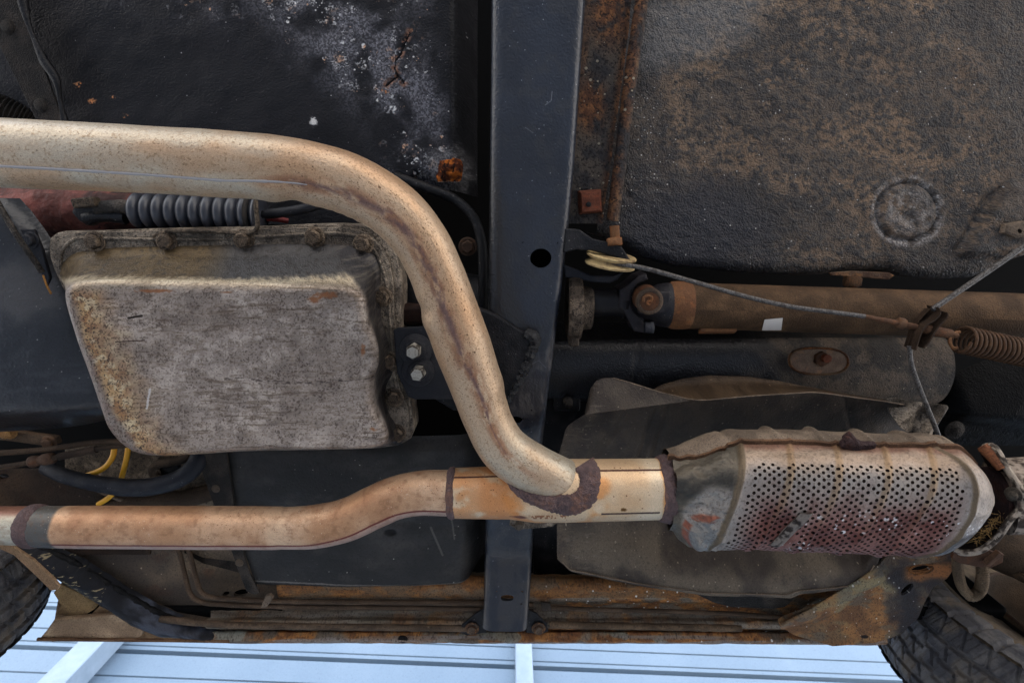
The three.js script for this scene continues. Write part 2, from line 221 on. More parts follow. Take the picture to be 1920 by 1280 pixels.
// ---------------------------------------------------------------- upper half: floor panel, crossmember, rail, tank
{
  // black floor panel with flaking, a crack and a rust hole
  const H0 = 1.03, crack = [[768, 60], [757, 84], [752, 98], [741, 112], [739, 128], [746, 142], [735, 150], [722, 162]], crack2 = [[744, 140], [752, 147], [757, 156]];
  const flakeMask = (u, v) => { let m = 1 - ss(30, 150, segd(u, v, [[560, -40], [640, 60], [720, 130], [790, 190], [835, 300]])); m = Math.max(m, 0.55 * (1 - ss(10, 90, Math.abs(v + 10))) * ss(150, 330, u)); m *= 1 - ss(800, 880, u + (v - 200) * -0.12); return m; };
  const mat = planar(H0, [-80, -80, 940, 420], 1536, 768, (u, v, o) => {
    const n = fbm(u / 34, v / 34, 5), f = fbm(u / 2.4, v / 2.4, 3), big = fbm(u / 110 + 4, v / 110, 4), m = flakeMask(u, v), cl = ss(0.4, 0.62, fbm(u / 38 + 90, v / 38, 3));
    o.c = mix([12, 12, 14], [27, 26, 29], big * 0.7 + n * 0.4);
    const w = m * ss(0.34, 0.7, fbm(u / 40 + 7, v / 40, 6) + 0.14 * (m - 0.5));
    o.c = mix(o.c, [112, 110, 114], w * (0.3 + 0.7 * ss(0.25, 0.75, f))); o.h = 0.4 + 0.35 * f; o.r = 0.44 + 0.2 * n;
    const wd = Math.max(dots(u / 13, v / 13, 0.2 * m * m * (0.2 + cl), 0.12, 0.4) * ss(0.35, 0.6, fbm(u / 3, v / 3, 2)), dots(u / 4.3 + 5, v / 4.3, 0.10 * m * m * cl, 0.12, 0.4), dots(u / 24 + 2, v / 24 + 8, 0.4 * m * m * cl, 0.1, 0.38) * ss(0.42, 0.58, fbm(u / 4, v / 4, 3)), 0.75 * m * ss(0.58, 0.72, fbm(u / 15 + 70, v / 15, 4)) * ss(0.35, 0.7, f) * ss(0.3, 0.5, cl));
    o.c = mix(o.c, mix([206, 204, 200], [196, 150, 118], ss(0.5, 0.62, fbm(u / 22 + 31, v / 22, 3))), wd * 0.95); o.h += wd * 0.3;
    const wd2 = dots(u / 8 + 50, v / 8, 0.012, 0.07, 0.2); o.c = mix(o.c, [150, 148, 146], wd2);
    const rs = Math.max(0, ...[[146, 158, 9], [170, 190, 9], [211, 182, 6], [234, 218, 5], [722, 172, 7], [770, 58, 5]].map(([a, b, r]) => (1 - ss(r * 0.2, r * 1.2, Math.hypot(u - a, (v - b) * 1.3) + 12 * (fbm(u / 4, v / 4, 3) - 0.5))) * ss(0.3, 0.6, fbm(u / 3 + 8, v / 3, 2))));
    o.c = mix(o.c, mix([150, 78, 34], [228, 176, 128], f), rs);
    const ug = Math.hypot((u - 588), (v - 228) * 0.8); o.c = mix(o.c, [196, 192, 186], (1 - ss(4, 9, ug + 8 * (f - 0.5))));
    const cd = Math.min(segd(u, v, crack), segd(u, v, crack2)) + 4 * (fbm(u / 6, v / 6, 3) - 0.5);
    o.c = mix(o.c, mix([92, 58, 44], [150, 118, 100], f), (1 - ss(2, 11, cd)) * ss(0.42, 0.62, fbm(u / 7 + 3, v / 7, 3)));
    const ck = 1 - ss(0.8, 2.2, cd + Math.abs(v - 145) * 0.012); o.c = mix(o.c, [18, 11, 9], ck); if (ck > 0.3) o.h = 0.1;
    const q = 1 - ss(20, 48, Math.hypot((u - 840) * 0.95, (v - 318) * 0.8) + 26 * (fbm(u / 12, v / 12, 4) - 0.5)); o.c = mix(o.c, [136, 132, 130], q * 0.75 * f * 1.6);
  }, 0.003);
  const panel = thing('floor_panel', 'black floor panel with white flaking paint, a long crack and one rusted hole', 'floor panel');
  const low = (u) => lin([[-60, 420], [700, 420], [780, 343], [835, 354], [905, 368], [940, 372]], u);
  part(panel, 'panel', flatUV(sheet(170, 90, (s, t) => {
    const u = lerp(-70, 885, s), v = lerp(-70, low(u), t), p = A(u, v, H0), cd = Math.min(segd(u, v, crack), segd(u, v, crack2));
    const up = ss(838, 885, u); p.y += 0.15 * up * up + 0.006 * (1 - ss(0, 3, cd)) + 0.006 * (fbm(u / 60, v / 60, 3) - 0.5) + 0.02 * ss(0.93, 1, t) * ss(700, 800, u); return p;
  }), mat), mat);
  const rp = planar(H0, [800, 280, 880, 360], 256, 256, (u, v, o) => { const n = fbm(u / 9, v / 9, 4), f = fbm(u / 3, v / 3, 3); o.c = mix([70, 34, 18], [170, 92, 34], ss(0.35, 0.65, n)); o.c = mix(o.c, [34, 20, 14], ss(0.56, 0.7, fbm(u / 6 + 20, v / 10, 3))); o.c = mix(o.c, [176, 166, 160], ss(338, 343, v + 8 * (f - 0.5))); o.r = 0.9; o.h = n; }, 0.006);
  part(panel, 'rusted_hole', flatUV(grid(30, 30, (s, t) => { const a = s * 2 * Math.PI, k = t * (1 + 0.22 * (fbm(Math.cos(a) * 2 + 5, Math.sin(a) * 2 + 5, 3) - 0.5)), c = Math.cos(a), d = Math.sin(a), sq = 1 / Math.max(Math.abs(c), Math.abs(d)) * 0.75 + 0.25; const u = 842 + 25 * k * sq * c, v = 319 + 23 * k * sq * d; const p = A(u, v, H0); p.y -= 0.004 + 0.014 * (1 - t * t) * fbm(u / 8, v / 8, 4) - 0.006 * t; return p; }, false), rp), rp, 'orange rusted hole with ragged white rim');

  // dark strap with two rivets at the far upper left
  const strap = thing('riveted_strap', 'dark sheet strap with two rivets in the upper left corner', 'strap');
  part(strap, 'strap', plate([[-60, -60], [38, -60], [44, 20], [122, 240], [112, 300], [74, 240], [0, 92], [-60, -10]], 0.985, 0.004), tinted(M.grime, 0xb0acaa));
  part(strap, 'rolled_edge', tube([A(36, -40, 0.985), A(48, 30, 0.985), A(80, 110, 0.985), A(104, 148, 0.985), A(112, 190, 0.988), A(126, 250, 0.99)], t => 0.0055 + 0.002 * Math.sin(t * 14), { n: 50, seg: 12 }), tinted(M.black, 0xc0c0c8));
  for (const [u, v] of [[14, 50], [76, 197]]) put(part(strap, 'rivet', lathe([[0, -0.006], [0.006, -0.0055], [0.0095, -0.003], [0.011, 0]], V3(0, 1, 0), V3(0, 0, 0), 16), M.grime), A(u, v, 0.985));
  solo('corrugated_hose', 'dark ribbed hose end just above the left end of the tan pipe', 'hose', tube([A(-60, 200, 1.03), A(0, 214, 1.03), A(70, 240, 1.05)], 0.03, { n: 160, seg: 20, wave: (t) => 1 + 0.09 * Math.sin(t * 120) }), tinted(M.grime, 0x9a9894));
  solo('folded_rail', 'dark folded rail behind the riveted strap at the left edge', 'rail', plate([[-60, 80], [-20, 110], [95, 300], [20, 300], [-60, 170]], 1.03, 0.01), tinted(M.grime, 0x8a8a8c));

  // crossmember: a tapering box section
  const cm = planar(0.89, [860, -60, 1120, 1220], 512, 1536, (u, v, o) => {
    const n = fbm(u / 22, v / 22, 5), f = fbm(u / 3, v / 3, 2); o.c = mix([19, 22, 30], [27, 31, 40], ss(0.3, 0.7, fbm(u / 60, v / 90, 4)));
    o.c = mix(o.c, [40, 38, 38], ss(0.5, 0.7, n) * 0.4); const sp = dots(u / 7, v / 7, 0.07, 0.06, 0.22); o.c = mix(o.c, [150, 148, 150], sp * 0.8);
    const low = ss(600, 680, v); o.c = mix(o.c, [46, 45, 47], low * 0.8 * ss(0.35, 0.6, n)); { const bd = lin([[270, 916], [330, 936], [420, 953], [520, 962], [580, 978], [634, 1004]], v); if (v > 265 && v < 636) o.c = mix(o.c, [25, 25, 27], 1 - ss(-10, 6, u - bd + 14 * (fbm(u / 6, v / 6, 3) - 0.5))); } o.c = mix(o.c, [92, 86, 80], ss(0.55, 0.72, fbm(u / 9 + 3, v / 30, 4)) * 0.5 * low * (1 - ss(760, 800, v)));
    { o.c = mix(o.c, [58, 52, 46], ss(0.55, 0.75, fbm(u / 50 + 7, v / 16, 4)) * 0.35 * ss(760, 1000, v)); }
    for (const q of [[[985, 690], [1010, 676], [1024, 690]], [[950, 880], [990, 872]]]) if (segd(u, v, q) < 0.5) o.c = [80, 80, 84];
    if (segd(u, v, [[1035, 172], [1033, 190], [1022, 198]]) < 0.8 || segd(u, v, [[985, 240], [1000, 250]]) < 0.5) o.c = [88, 88, 92];
    o.r = 0.27 + 0.14 * n; o.h = 0.5 * f + 0.5 * n; o.m = 0;
  }, 0.0012, { specularIntensity: 1 });
  const cross = thing('crossmember', 'dark painted crossmember running top to bottom through the middle', 'crossmember');
  const ST = [[-90, 922, 1104, 0.885], [0, 921, 1099, 0.885], [150, 920, 1089, 0.885], [300, 918, 1079, 0.885], [420, 917, 1068, 0.885], [560, 914, 1052, 0.885], [640, 914, 1042, 0.888], [720, 914, 1032, 0.895], [800, 912, 1022, 0.905], [900, 911, 1010, 0.93], [980, 910, 1003, 0.955], [1044, 909, 999, 0.972], [1060, 908, 998, 0.968], [1120, 907, 994, 0.938], [1160, 905, 991, 0.92], [1184, 904, 989, 0.912]];
  const at = (v, k) => lin(ST.map(s => [s[0], s[k]]), v);
  const secN = 40, rr = 0.014;
  const section = (v) => {                                  // U profile from left wall top, round the face, to right wall top
    const h = at(v, 3), L = A(at(v, 1), v, h), R = A(at(v, 2), v, h), out = [], up = 0.075, w = R.x - L.x;
    const P = [[0, up], [0, up * 0.5], [0, rr]]; for (let i = 1; i <= 6; i++) { const a = i / 6 * Math.PI / 2; P.push([rr * 1.6 * (1 - Math.cos(a)), rr * (1 - Math.sin(a))]); }
    for (let i = 1; i < 6; i++) P.push([lerp(rr * 1.6, w - rr, i / 6), -0.0012 * Math.sin(i / 6 * Math.PI) * 0]);
    for (let i = 0; i <= 6; i++) { const a = i / 6 * Math.PI / 2; P.push([w - rr + rr * Math.sin(a), rr * (1 - Math.cos(a))]); } P.push([w, up * 0.5], [w, up]);
    return P.map(([x, y]) => V3(L.x + x, L.y + y, L.z + y * 0.05));
  };
  const NV = 150, rows = []; for (let j = 0; j <= NV; j++) rows.push(section(lerp(-90, 1184, j / NV)));
  const ns = rows[0].length - 1;
  const holes = [[1014, 484, 20, 18], [967, 787, 12, 7], [951, 1121, 12, 5]];
  // the face is cut open where the three holes are; each hole gets a short inner collar
  const g0 = grid(ns, NV, (s, t) => rows[Math.round(t * NV)][Math.round(s * ns)]);
  {
    const I = g0.index.array, p = g0.attributes.position, keep = [], ring = holes.map(([u, v, rx, ry]) => ({ u, v, rx, ry }));
    // triangles near a hole go; a star of quads from a square frame to the round rim fills the gap
    const cut = ring.map(r => ({ ...r, cells: new Set() }));
    for (let q = 0; q < I.length; q += 6) {
      const c = V3(); for (const k of [0, 1, 2, 4]) c.add(V3().fromBufferAttribute(p, I[q + k])); c.multiplyScalar(0.25);
      const i = (q / 6) % ns; const [u, v] = UV(c.x, c.z, c.y - EYE.y); let hit = null;
      if (i > 7 && i < ns - 8) for (const r of cut) if (Math.abs(u - r.u) < r.rx + 16 && Math.abs(v - r.v) < r.ry + 9) hit = r;
      if (hit) hit.cells.add(q / 6);
    }
    for (const r of cut) { const cs = [...r.cells].map(k => k % ns), rs = [...r.cells].map(k => Math.floor(k / ns)); r.b = [Math.min(...cs), Math.max(...cs) + 1, Math.min(...rs), Math.max(...rs) + 1]; }
    for (let q = 0; q < I.length; q += 6) { const i = (q / 6) % ns, j = Math.floor(q / 6 / ns); if (!cut.some(r => i >= r.b[0] && i < r.b[1] && j >= r.b[2] && j < r.b[3])) keep.push(...I.slice(q, q + 6)); }
    g0.setIndex(keep);
    const extra = [];
    for (const r of cut) {
      if (!r.cells.size) continue;
      const [c0, c1, r0, r1] = r.b;
      const fr = []; for (let i = c0; i < c1; i++) fr.push([i, r0]); for (let j = r0; j < r1; j++) fr.push([c1, j]); for (let i = c1; i > c0; i--) fr.push([i, r1]); for (let j = r1; j > r0; j--) fr.push([c0, j]);
      const P = fr.map(([i, j]) => rows[j][i]), n = P.length, C = A(r.u, r.v, at(r.v, 3)), rx = rad(r.rx, r.v, at(r.v, 3)), rz = rad(r.ry, r.v, at(r.v, 3));
      const W = 48, dirAt = k => { const a = k / W * 2 * Math.PI; return [Math.cos(a), Math.sin(a)]; };
      const outer = k => { const [dx, dz] = dirAt(k); let best = null; for (let i = 0; i < n; i++) { const a = P[i], b = P[(i + 1) % n], ex = b.x - a.x, ez = b.z - a.z, den = dx * ez - dz * ex; if (Math.abs(den) < 1e-12) continue; const s = ((a.x - C.x) * ez - (a.z - C.z) * ex) / den, t = ((a.x - C.x) * dz - (a.z - C.z) * dx) / den; if (s > 0 && t >= -1e-6 && t <= 1.000001) best = a.clone().lerp(b, clamp(t)); } return best ?? P[0]; };
      const oy = Array.from({ length: W + 1 }, (_, k) => outer(k));
      extra.push(grid(W, 3, (s, t) => { const k = Math.round(s * W), [dx, dz] = dirAt(k), o = oy[k], y = C.y + (o.y - C.y) * 0.35; return o.clone().lerp(V3(C.x + dx * rx, y, C.z + dz * rz), t); }));
      extra.push(grid(W, 2, (s, t) => { const k = Math.round(s * W), [dx, dz] = dirAt(k), o = oy[k]; return V3(C.x + dx * rx, C.y + (o.y - C.y) * 0.35 + 0.004 * t, C.z + dz * rz); }));
    }
    part(cross, 'beam', flatUV(mergeGeometries([g0, ...extra]), cm), cm);
  }
  part(cross, 'closing_plate', grid(4, 60, (s, t) => { const v = lerp(-90, 1184, t), r = section(v), a = r[1], b = r[r.length - 2]; return V3(lerp(a.x, b.x, s), a.y + 0.02, a.z); }), new THREE.MeshPhysicalMaterial({ color: new THREE.Color().setRGB(0.004, 0.004, 0.004), roughness: 0.9, specularIntensity: 0.1, side: THREE.DoubleSide }));
  const gus = plate([[800, 600], [880, 572], [930, 590], [1001, 634], [988, 664], [976, 700], [948, 748], [905, 775], [850, 770], [800, 740]], 0.878, 0.02, { bevel: 0.003 });
  part(cross, 'gusset', gus, tinted(M.black, 0xd8d8dc), 'black gusset welded across the beam');
  const bead = (pts, r, n = 60) => sweep(pts, t => r * (0.75 + 0.6 * fbm(t * n * 0.35, 3.3, 3)), { n: n * 2, seg: 12, wave: (t, a) => 0.55 + 1.0 * fbm(t * n * 0.5, a * 1.2 + 4, 3) });
  part(cross, 'weld_bead', bead([A(984, 622, 0.878), A(1003, 636, 0.877), A(996, 662, 0.879), A(984, 690, 0.882), A(968, 720, 0.886), A(948, 752, 0.892)], 0.0075, 60), tinted(M.black, 0xffffff, { roughness: 0.5, specularIntensity: 1 }));
  // end flanges of the crossmember on the sill, each with its bolt
  part(cross, 'foot', plate([[910, 1140], [892, 1150], [866, 1172], [862, 1186], [876, 1192], [912, 1186]], 0.953, 0.005), M.black);
  part(cross, 'foot', plate([[988, 1142], [1006, 1150], [1026, 1170], [1028, 1184], [1014, 1190], [986, 1186]], 0.953, 0.005), M.black);
  const eb = hexHead(0.009, 0.008, 0.013);
  put(part(cross, 'bolt', eb, M.rust), A(885, 1178, 0.95)); put(part(cross, 'bolt', eb, M.rust), A(1010, 1178, 0.95));
  const tab = thing('bracket_tab', 'small grey bracket with a bolt below the collector pipe on the crossmember', 'bracket');
  part(tab, 'tab', plate([[958, 968], [955, 985], [968, 993], [990, 992], [1036, 988], [1046, 980], [1048, 965]], 0.9, 0.006), M.oily);
  put(part(tab, 'bolt', hexHead(0.0075, 0.006), M.oily), A(973, 985, 0.9));

  // rusty frame rail with rolled lip and a square nut
  const rail = thing('frame_rail', 'rust stained frame rail beside the crossmember with rolled lip', 'frame rail');
  const rm = planar(0.96, [1040, -60, 1240, 430], 512, 1024, (u, v, o) => {
    const n = fbm(u / 20, v / 26, 5), f = fbm(u / 3.2, v / 3.2, 3); o.c = mix([48, 46, 46], [76, 68, 60], ss(0.35, 0.65, n)); const lip = lin([[0, 1200], [420, 1143]], v);
    const R = Math.max(1 - ss(20, 75, Math.hypot((u - 1108) * 1.6, v - 195)), 1 - ss(15, 70, Math.hypot((u - 1150), (v - 20) * 0.7)), 0.9 * (1 - ss(4, 26, Math.abs(u - lip + 6))), 0.5 * (1 - ss(4, 14, Math.abs(u - lip + 92))));
    o.c = mix(o.c, mix([78, 52, 38], [118, 78, 48], ss(0.35, 0.75, fbm(u / 7, v / 9, 4))), R * ss(0.32, 0.55, n + 0.1)); o.c = mix(o.c, [26, 22, 22], ss(0.56, 0.72, f) * 0.7);
    if (dots(u / 12, v / 12, 0.08, 0.08, 0.3) > 0.4) o.c = [134, 124, 106]; o.r = 0.8; o.h = f * 0.5 + n * 0.5;
  }, 0.003);
  part(rail, 'web', flatUV(sheet(20, 60, (s, t) => { const v = lerp(-60, 419, t), u = lerp(lin([[0, 1060], [420, 1040]], v), lin([[0, 1206], [420, 1146]], v), s), p = A(u, v, 0.965); p.y += 0.02 * ss(0.8, 1, s) + 0.002 * fbm(u / 12, v / 12, 3); return p; }), rm), rm);
  part(rail, 'rolled_lip', flatUV(sweep([A(1212, -60, 0.955), A(1204, 0, 0.955), A(1186, 120, 0.955), A(1166, 280, 0.955), A(1149, 414, 0.955)], t => 0.0098 + 0.0008 * fbm(t * 40, 1, 3), { n: 80, seg: 16 }), rm), rm);
  const nut = part(rail, 'square_nut', (() => { const q = lathe([[0, -0.008], [0.0205, -0.008], [0.0245, -0.0045], [0.0265, 0.008]], V3(0, 1, 0), V3(0, 0, 0), 4).toNonIndexed(); q.computeVertexNormals(); q.rotateY(Math.PI / 4 - 0.08); return boxUV(q); })(), tinted(M.brown, 0xe8a898), 'red rusted square nut'); put(nut, A(1107, 378, 0.958));
  put(part(rail, 'hole', lathe([[0, 0], [0.0042, 0], [0.0042, 0.002]], V3(0, 1, 0), V3(0, 0, 0), 16), new THREE.MeshStandardMaterial({ color: 0x0a0808, roughness: 0.9 })), A(1104, 383, 0.9462));

  // fuel tank
  const HT = 0.97, edge = u => lin([[1120, 440], [1175, 462], [1210, 484], [1260, 500], [1400, 513], [1500, 518], [1552, 517], [1575, 510], [1640, 507], [1675, 510], [1700, 520], [1770, 527], [1830, 523], [1868, 512], [1900, 494], [1925, 478], [2000, 420]], u);
  const tm = planar(HT, [1110, -80, 2010, 540], 1536, 1056, (u, v, o) => {
    const n = fbm(u / 40, v / 40, 5), f = fbm(u / 2, v / 2, 2), w = fbm(u / 13 + v / 24, v / 10 - u / 30, 5);
    o.c = mix([43, 41, 41], [62, 59, 56], n);
    const w2 = fbm(u / 6 + v / 16, v / 6 - u / 18, 4); let d = ss(0.32, 0.66, 0.55 * w + 0.45 * w2 + 0.10 * (f - 0.5) + 0.16 * (fbm(u / 120 + 9, v / 120, 3) - 0.5));
    const zone = clamp(Math.min(ss(1190, 1290, u + (v - 200) * -0.1), 1 - ss(1790, 1990, u - (v - 260) * 0.3)) * (1 - ss(360, 470, v + (1560 - u) * 0.30)));
    const z2 = clamp((1 - ss(40, 150, Math.hypot((u - 1600) * 0.6, (v - 440)))));
    d *= 0.55 + 0.6 * ss(0.3, 0.65, fbm(u / 70 + 40, v / 60, 3)); d *= clamp(Math.max(zone, z2 * 0.8, 0.4)); o.c = mix(o.c, mix([98, 81, 66], [128, 106, 85], fbm(u / 24, v / 24, 4)), d * 0.95);
    const cl = (1 - ss(30, 90, segd(u, v, [[1180, 70], [1280, 60], [1360, 20], [1430, -60]]) + 40 * (fbm(u / 30, v / 30, 4) - 0.5))); o.c = mix(o.c, mix([98, 98, 98], [140, 139, 137], 0.5 * f + 0.5 * w2), cl * 0.5);
    const bl = (1 - ss(50, 150, Math.hypot((u - 1300) * 0.75, v - 440) + 50 * (n - 0.5))); o.c = mix(o.c, [40, 41, 47], bl * 0.7);
    o.c = mix(o.c, [28, 27, 29], ss(0.5, 0.95, f) * 0.6);  const gr = 1 - ss(30, 100, segd(u, v, [[1190, 220], [1180, 360]])); if (dots(u / 6, v / 6, 0.03 + 0.25 * gr, 0.07, 0.3) > 0.45) o.c = [158, 154, 148];
    const rg = Math.hypot((u - 1704) / 60, (v - 396) / 58), ri = Math.max(1 - ss(0.05, 0.24, Math.abs(rg - 1.02)), (1 - ss(0.5, 1.0, rg)) * 0.75); o.c = mix(o.c, mix([92, 86, 82], [150, 144, 138], ss(0.3, 0.8, f)), ri * ss(0.25, 0.6, fbm(u / 10, v / 10, 4)));
    o.r = 0.46 + 0.3 * d; o.h = 0.35 * f + 0.65 * (0.6 * w + 0.4 * w2);
  }, 0.0065);
  const tank = thing('fuel_tank', 'large dirt speckled steel tank filling the upper right', 'fuel tank');
  part(tank, 'shell', flatUV(grid(230, 170, (s, t) => {
    const u = lerp(1120, 2000, s), e = edge(u), v = t < 0.9 ? lerp(-80, e - 26, t / 0.9) : e - 26 * (1 - ss(0, 1, Math.min(1, (t - 0.9) / 0.07)) ) , p = A(u, v, HT);
    if (t > 0.9) { const q = clamp((t - 0.9) / 0.07), a = q * Math.PI / 2; const e0 = A(u, e - 26, HT), e1 = A(u, e, HT); p.copy(e0).lerp(e1, Math.sin(a)); p.y += 0.024 * (1 - Math.cos(a)); if (t > 0.97) p.y += 0.12 * (t - 0.97) / 0.03; }
    const rg = Math.hypot((u - 1704) / 60, (v - 396) / 58), ang = Math.atan2(v - 396, u - 1704);
    p.y += 0.008 * (1 - ss(0, 0.09, Math.abs(rg - 0.95 - 0.05 * (fbm(ang * 2 + 9, 1, 3) - 0.5)))) * (0.5 + 0.7 * fbm(ang * 1.5 + 4, 2, 3)) - 0.004 * (1 - ss(0.75, 0.95, rg)) * fbm(u / 12, v / 12, 4) * 1.6 + 0.007 * (1 - ss(0.1, 0.3, Math.hypot((u - 1706) / 60, (v - 410) / 58)));
    const pd = segd(u, v, [[1880, 360], [1850, 380], [1826, 430], [1796, 474]]), side = (u - 1826) * 0.8 + (v - 430) * 0.55; p.y += side > -6 ? -0.016 * ss(-4, 8, side) * (1 - ss(468, 486, v)) * ss(340, 380, v + (u - 1850) * 0.3) : 0; p.y += 0.004 * (1 - ss(4, 16, pd));
    p.y += 0.010 * (fbm(u / 150, v / 150, 3) - 0.5) + 0.003 * (fbm(u / 18 + v / 40, v / 16, 3) - 0.5);
    p.y += 0.0035 * (1 - ss(4, 9, Math.hypot(u - 1178, v - 366))); return p;
  }), tm), tm);
  const fr = thing('tank_bracket', 'folded dirty bracket with a round hole at the right edge on the tank', 'bracket');
  part(fr, 'plate', plate([[1888, 420], [1920, 414], [1970, 416], [1970, 444], [1906, 446], [1884, 436]], 0.945, 0.02, { bevel: 0.004, holes: [[1913, 433, 9, 9]] }), M.dust);
  const sp = thing('spacer_plate', 'thin rusty plate with a nut between the tank edge and the drive shaft', 'plate');
  part(sp, 'plate', plate([[1556, 511], [1600, 508], [1668, 511], [1678, 516], [1668, 524], [1600, 519], [1560, 516]], 0.955, 0.005, { bevel: 0.001 }), M.rust);
  put(part(sp, 'nut', lathe([[0, -0.02], [0.007, -0.02], [0.012, -0.017], [0.014, -0.006], [0.014, 0]], V3(0, 1, 0), V3(0, 0, 0), 6), M.rust), A(1602, 528, 0.955).add(V3(0, 0.012, 0)));
}
// ---------------------------------------------------------------- exhaust: crossover pipe, lower pipe, collector, welds, converter
const COL = { h: 0.80 };
{
  const ex = thing('exhaust_pipe', 'tan heat coloured exhaust pipe, its two branches welded into one collector', 'exhaust pipe');
  // crossover branch
  const UP = [[-90, 281, 64, 0.68], [0, 287, 63, 0.68], [150, 293.5, 62, 0.685], [300, 301, 61, 0.69], [430, 309, 61, 0.695], [510, 315, 60, 0.70], [590, 327, 58, 0.705], [660, 348, 56.5, 0.71], [738, 394, 54, 0.72], [787, 449, 51.5, 0.73], [817, 508, 51, 0.74], [841, 575, 53, 0.75], [867, 648, 54, 0.762], [897, 732, 49.5, 0.775], [916, 790, 45, 0.78], [945, 840, 46, 0.782], [992, 875, 47, 0.782], [1040, 897, 45, 0.79], [1072, 908, 42, 0.81]];
  const P = UP.map(q => A(q[0], q[1], q[3])), C = new THREE.CatmullRomCurve3(P, false, 'centripetal'), L = C.getLength();
  const cum = [0]; for (let i = 1; i < P.length; i++) cum.push(cum[i - 1] + P[i].distanceTo(P[i - 1])); const RT = UP.map((q, i) => [cum[i] / cum[cum.length - 1], rad(q[2], q[1], q[3])]), UT = UP.map((q, i) => [cum[i] / cum[cum.length - 1], q[0]]), VT = UP.map((q, i) => [cum[i] / cum[cum.length - 1], q[1]]);
  const upr = t => lin(RT, t);
  const skinUp = skin(paint(1536, 576, (s, t, o) => {
    const u = lin(UT, s), a = t > 0.5 ? t - 1 : t, arc = a * 0.235, x = s * L, n = fbm(x * 40, arc * 40, 5), f = fbm(x * 420, arc * 420 + 9, 3), l = fbm(x * 12 + 3, arc * 14, 4);
    const hot = ss(480, 560, u), pale = clamp(ss(760, 900, lin(VT, s)) + (1 - hot) * 0.8);
    o.c = mix(mix([166, 140, 113], [182, 156, 128], l), mix([166, 155, 136], [184, 173, 153], l), pale * ss(0.28, 0.6, l + 0.15));
    o.c = mix(o.c, [166, 124, 88], ss(0.5, 0.8, fbm(x * 9 + 30, arc * 22, 4)) * 0.55);
    // brown burnt stripe that follows the seam
    const seam = lin([[0, 0.06], [0.2, 0.075], [0.31, 0.083], [0.42, 0.05], [0.53, 0.01], [0.66, -0.005], [0.8, -0.03], [1, -0.03]], s), ds = Math.abs(a - seam + 0.02 * (l - 0.5));
    const burn = (1 - ss(0.012, lin([[0, 0.02], [0.3, 0.03], [0.45, 0.075], [0.7, 0.085], [0.85, 0.05], [1, 0.02]], s), ds + 0.03 * (n - 0.5))) * ss(470, 560, u) * (1 - ss(0.86, 0.95, s));
    o.c = mix(o.c, mix([118, 82, 62], [142, 98, 70], n), burn * 0.8 * ss(0.32, 0.6, fbm(x * 60, arc * 160 + 5, 5)));
    const core = (1 - ss(0.002, lin([[0.3, 0.012], [0.42, 0.028], [0.5, 0.05], [0.66, 0.04], [0.8, 0.015]], s), ds + 0.03 * (n - 0.5))) * ss(490, 600, u) * (1 - ss(0.8, 0.92, s)); o.c = mix(o.c, [92, 70, 68], core * 0.85 * ss(0.35, 0.58, 0.5 * n + 0.5 * fbm(x * 110, arc * 200, 4)));
    if (s < 0.02) o.c = mix(o.c, [190, 120, 70], 0.6 * ss(0.4, 0.6, l));
    const cm = ss(0.42, 0.62, fbm(x * 18 + 60, arc * 18, 3)); const dd = Math.max(dots(x * 300, arc * 300, 0.34 * (0.3 + hot) * cm, 0.05, 0.3), dots(x * 520, arc * 520, 0.2 * cm, 0.08, 0.35), dots(x * 120, arc * 150, 0.14 * hot * (1 - ss(0.7, 0.9, s)), 0.05, 0.28) * ss(0.45, 0.6, n)); o.c = mix(o.c, [72, 52, 38], dd * 0.85);
    o.c = mix(o.c, [120, 96, 70], ss(0.6, 0.8, f) * 0.5);
    o.r = 0.29 + 0.2 * n + 0.2 * burn; o.m = 0.48 * (1 - 0.7 * burn); o.h = 0.5 * f + 0.5 * n - dd * 0.2;
  }), 0.0008);
  const inv = (T, x) => lin(T.map(q => [q[1], q[0]]), x), tA = inv(UT, 535), tB = inv(VT, 560), tC = inv(VT, 738), tD = inv(VT, 345), bump = (t, c, w) => Math.exp(-(((t - c) / w) ** 2));
  const upG = sweep(P, t => upr(t) * (1 + 0.02 * (fbm(t * 25, 4, 2) - 0.5)), { n: 300, seg: 64, wave: (t, a) => { const s = Math.max(0, Math.sin(a)), r = Math.max(0, -Math.sin(a)); return 1 - 0.09 * s * bump(t, tA + 0.012, 0.014) + 0.04 * s * bump(t, tA - 0.014, 0.012) - 0.06 * s * bump(t, tB, 0.01) + 0.05 * s * bump(t, tB + 0.022, 0.012) + 0.02 * r * bump(t, tC - 0.012, 0.012) - 0.035 * r * bump(t, tC + 0.012, 0.014) + 0.012 * s * Math.sin(t * 420) * bump(t, tD + 0.03, 0.05); } });
  part(ex, 'crossover_pipe', upG, skinUp);
  // raised silver seam along the straight run
  const seamAt = t => { const p = C.getPointAt(t), T = C.getTangentAt(t), N = V3(0, -1, 0).addScaledVector(T, T.y).normalize(), B = V3().crossVectors(T, N), a = lin([[0, 0.06], [0.2, 0.075], [0.31, 0.083], [0.42, 0.05], [0.53, 0.01], [0.66, -0.005], [0.8, -0.03], [1, -0.03]], t) * 2 * Math.PI, r = upr(t) + 0.0002; return p.addScaledVector(N, Math.cos(a) * r).addScaledVector(B, Math.sin(a) * r); };
  const run = []; for (let i = 0; i <= 30; i++) run.push(seamAt(0.03 + 0.37 * i / 30));
  part(ex, 'seam', sweep(run, t => 0.0016 * (0.6 + 0.8 * fbm(t * 90, 2, 3)) * (1 - 0.6 * ss(0.85, 1, t)), { n: 160, seg: 8 }), new THREE.MeshStandardMaterial({ color: 0x8c8886, roughness: 0.6 }));

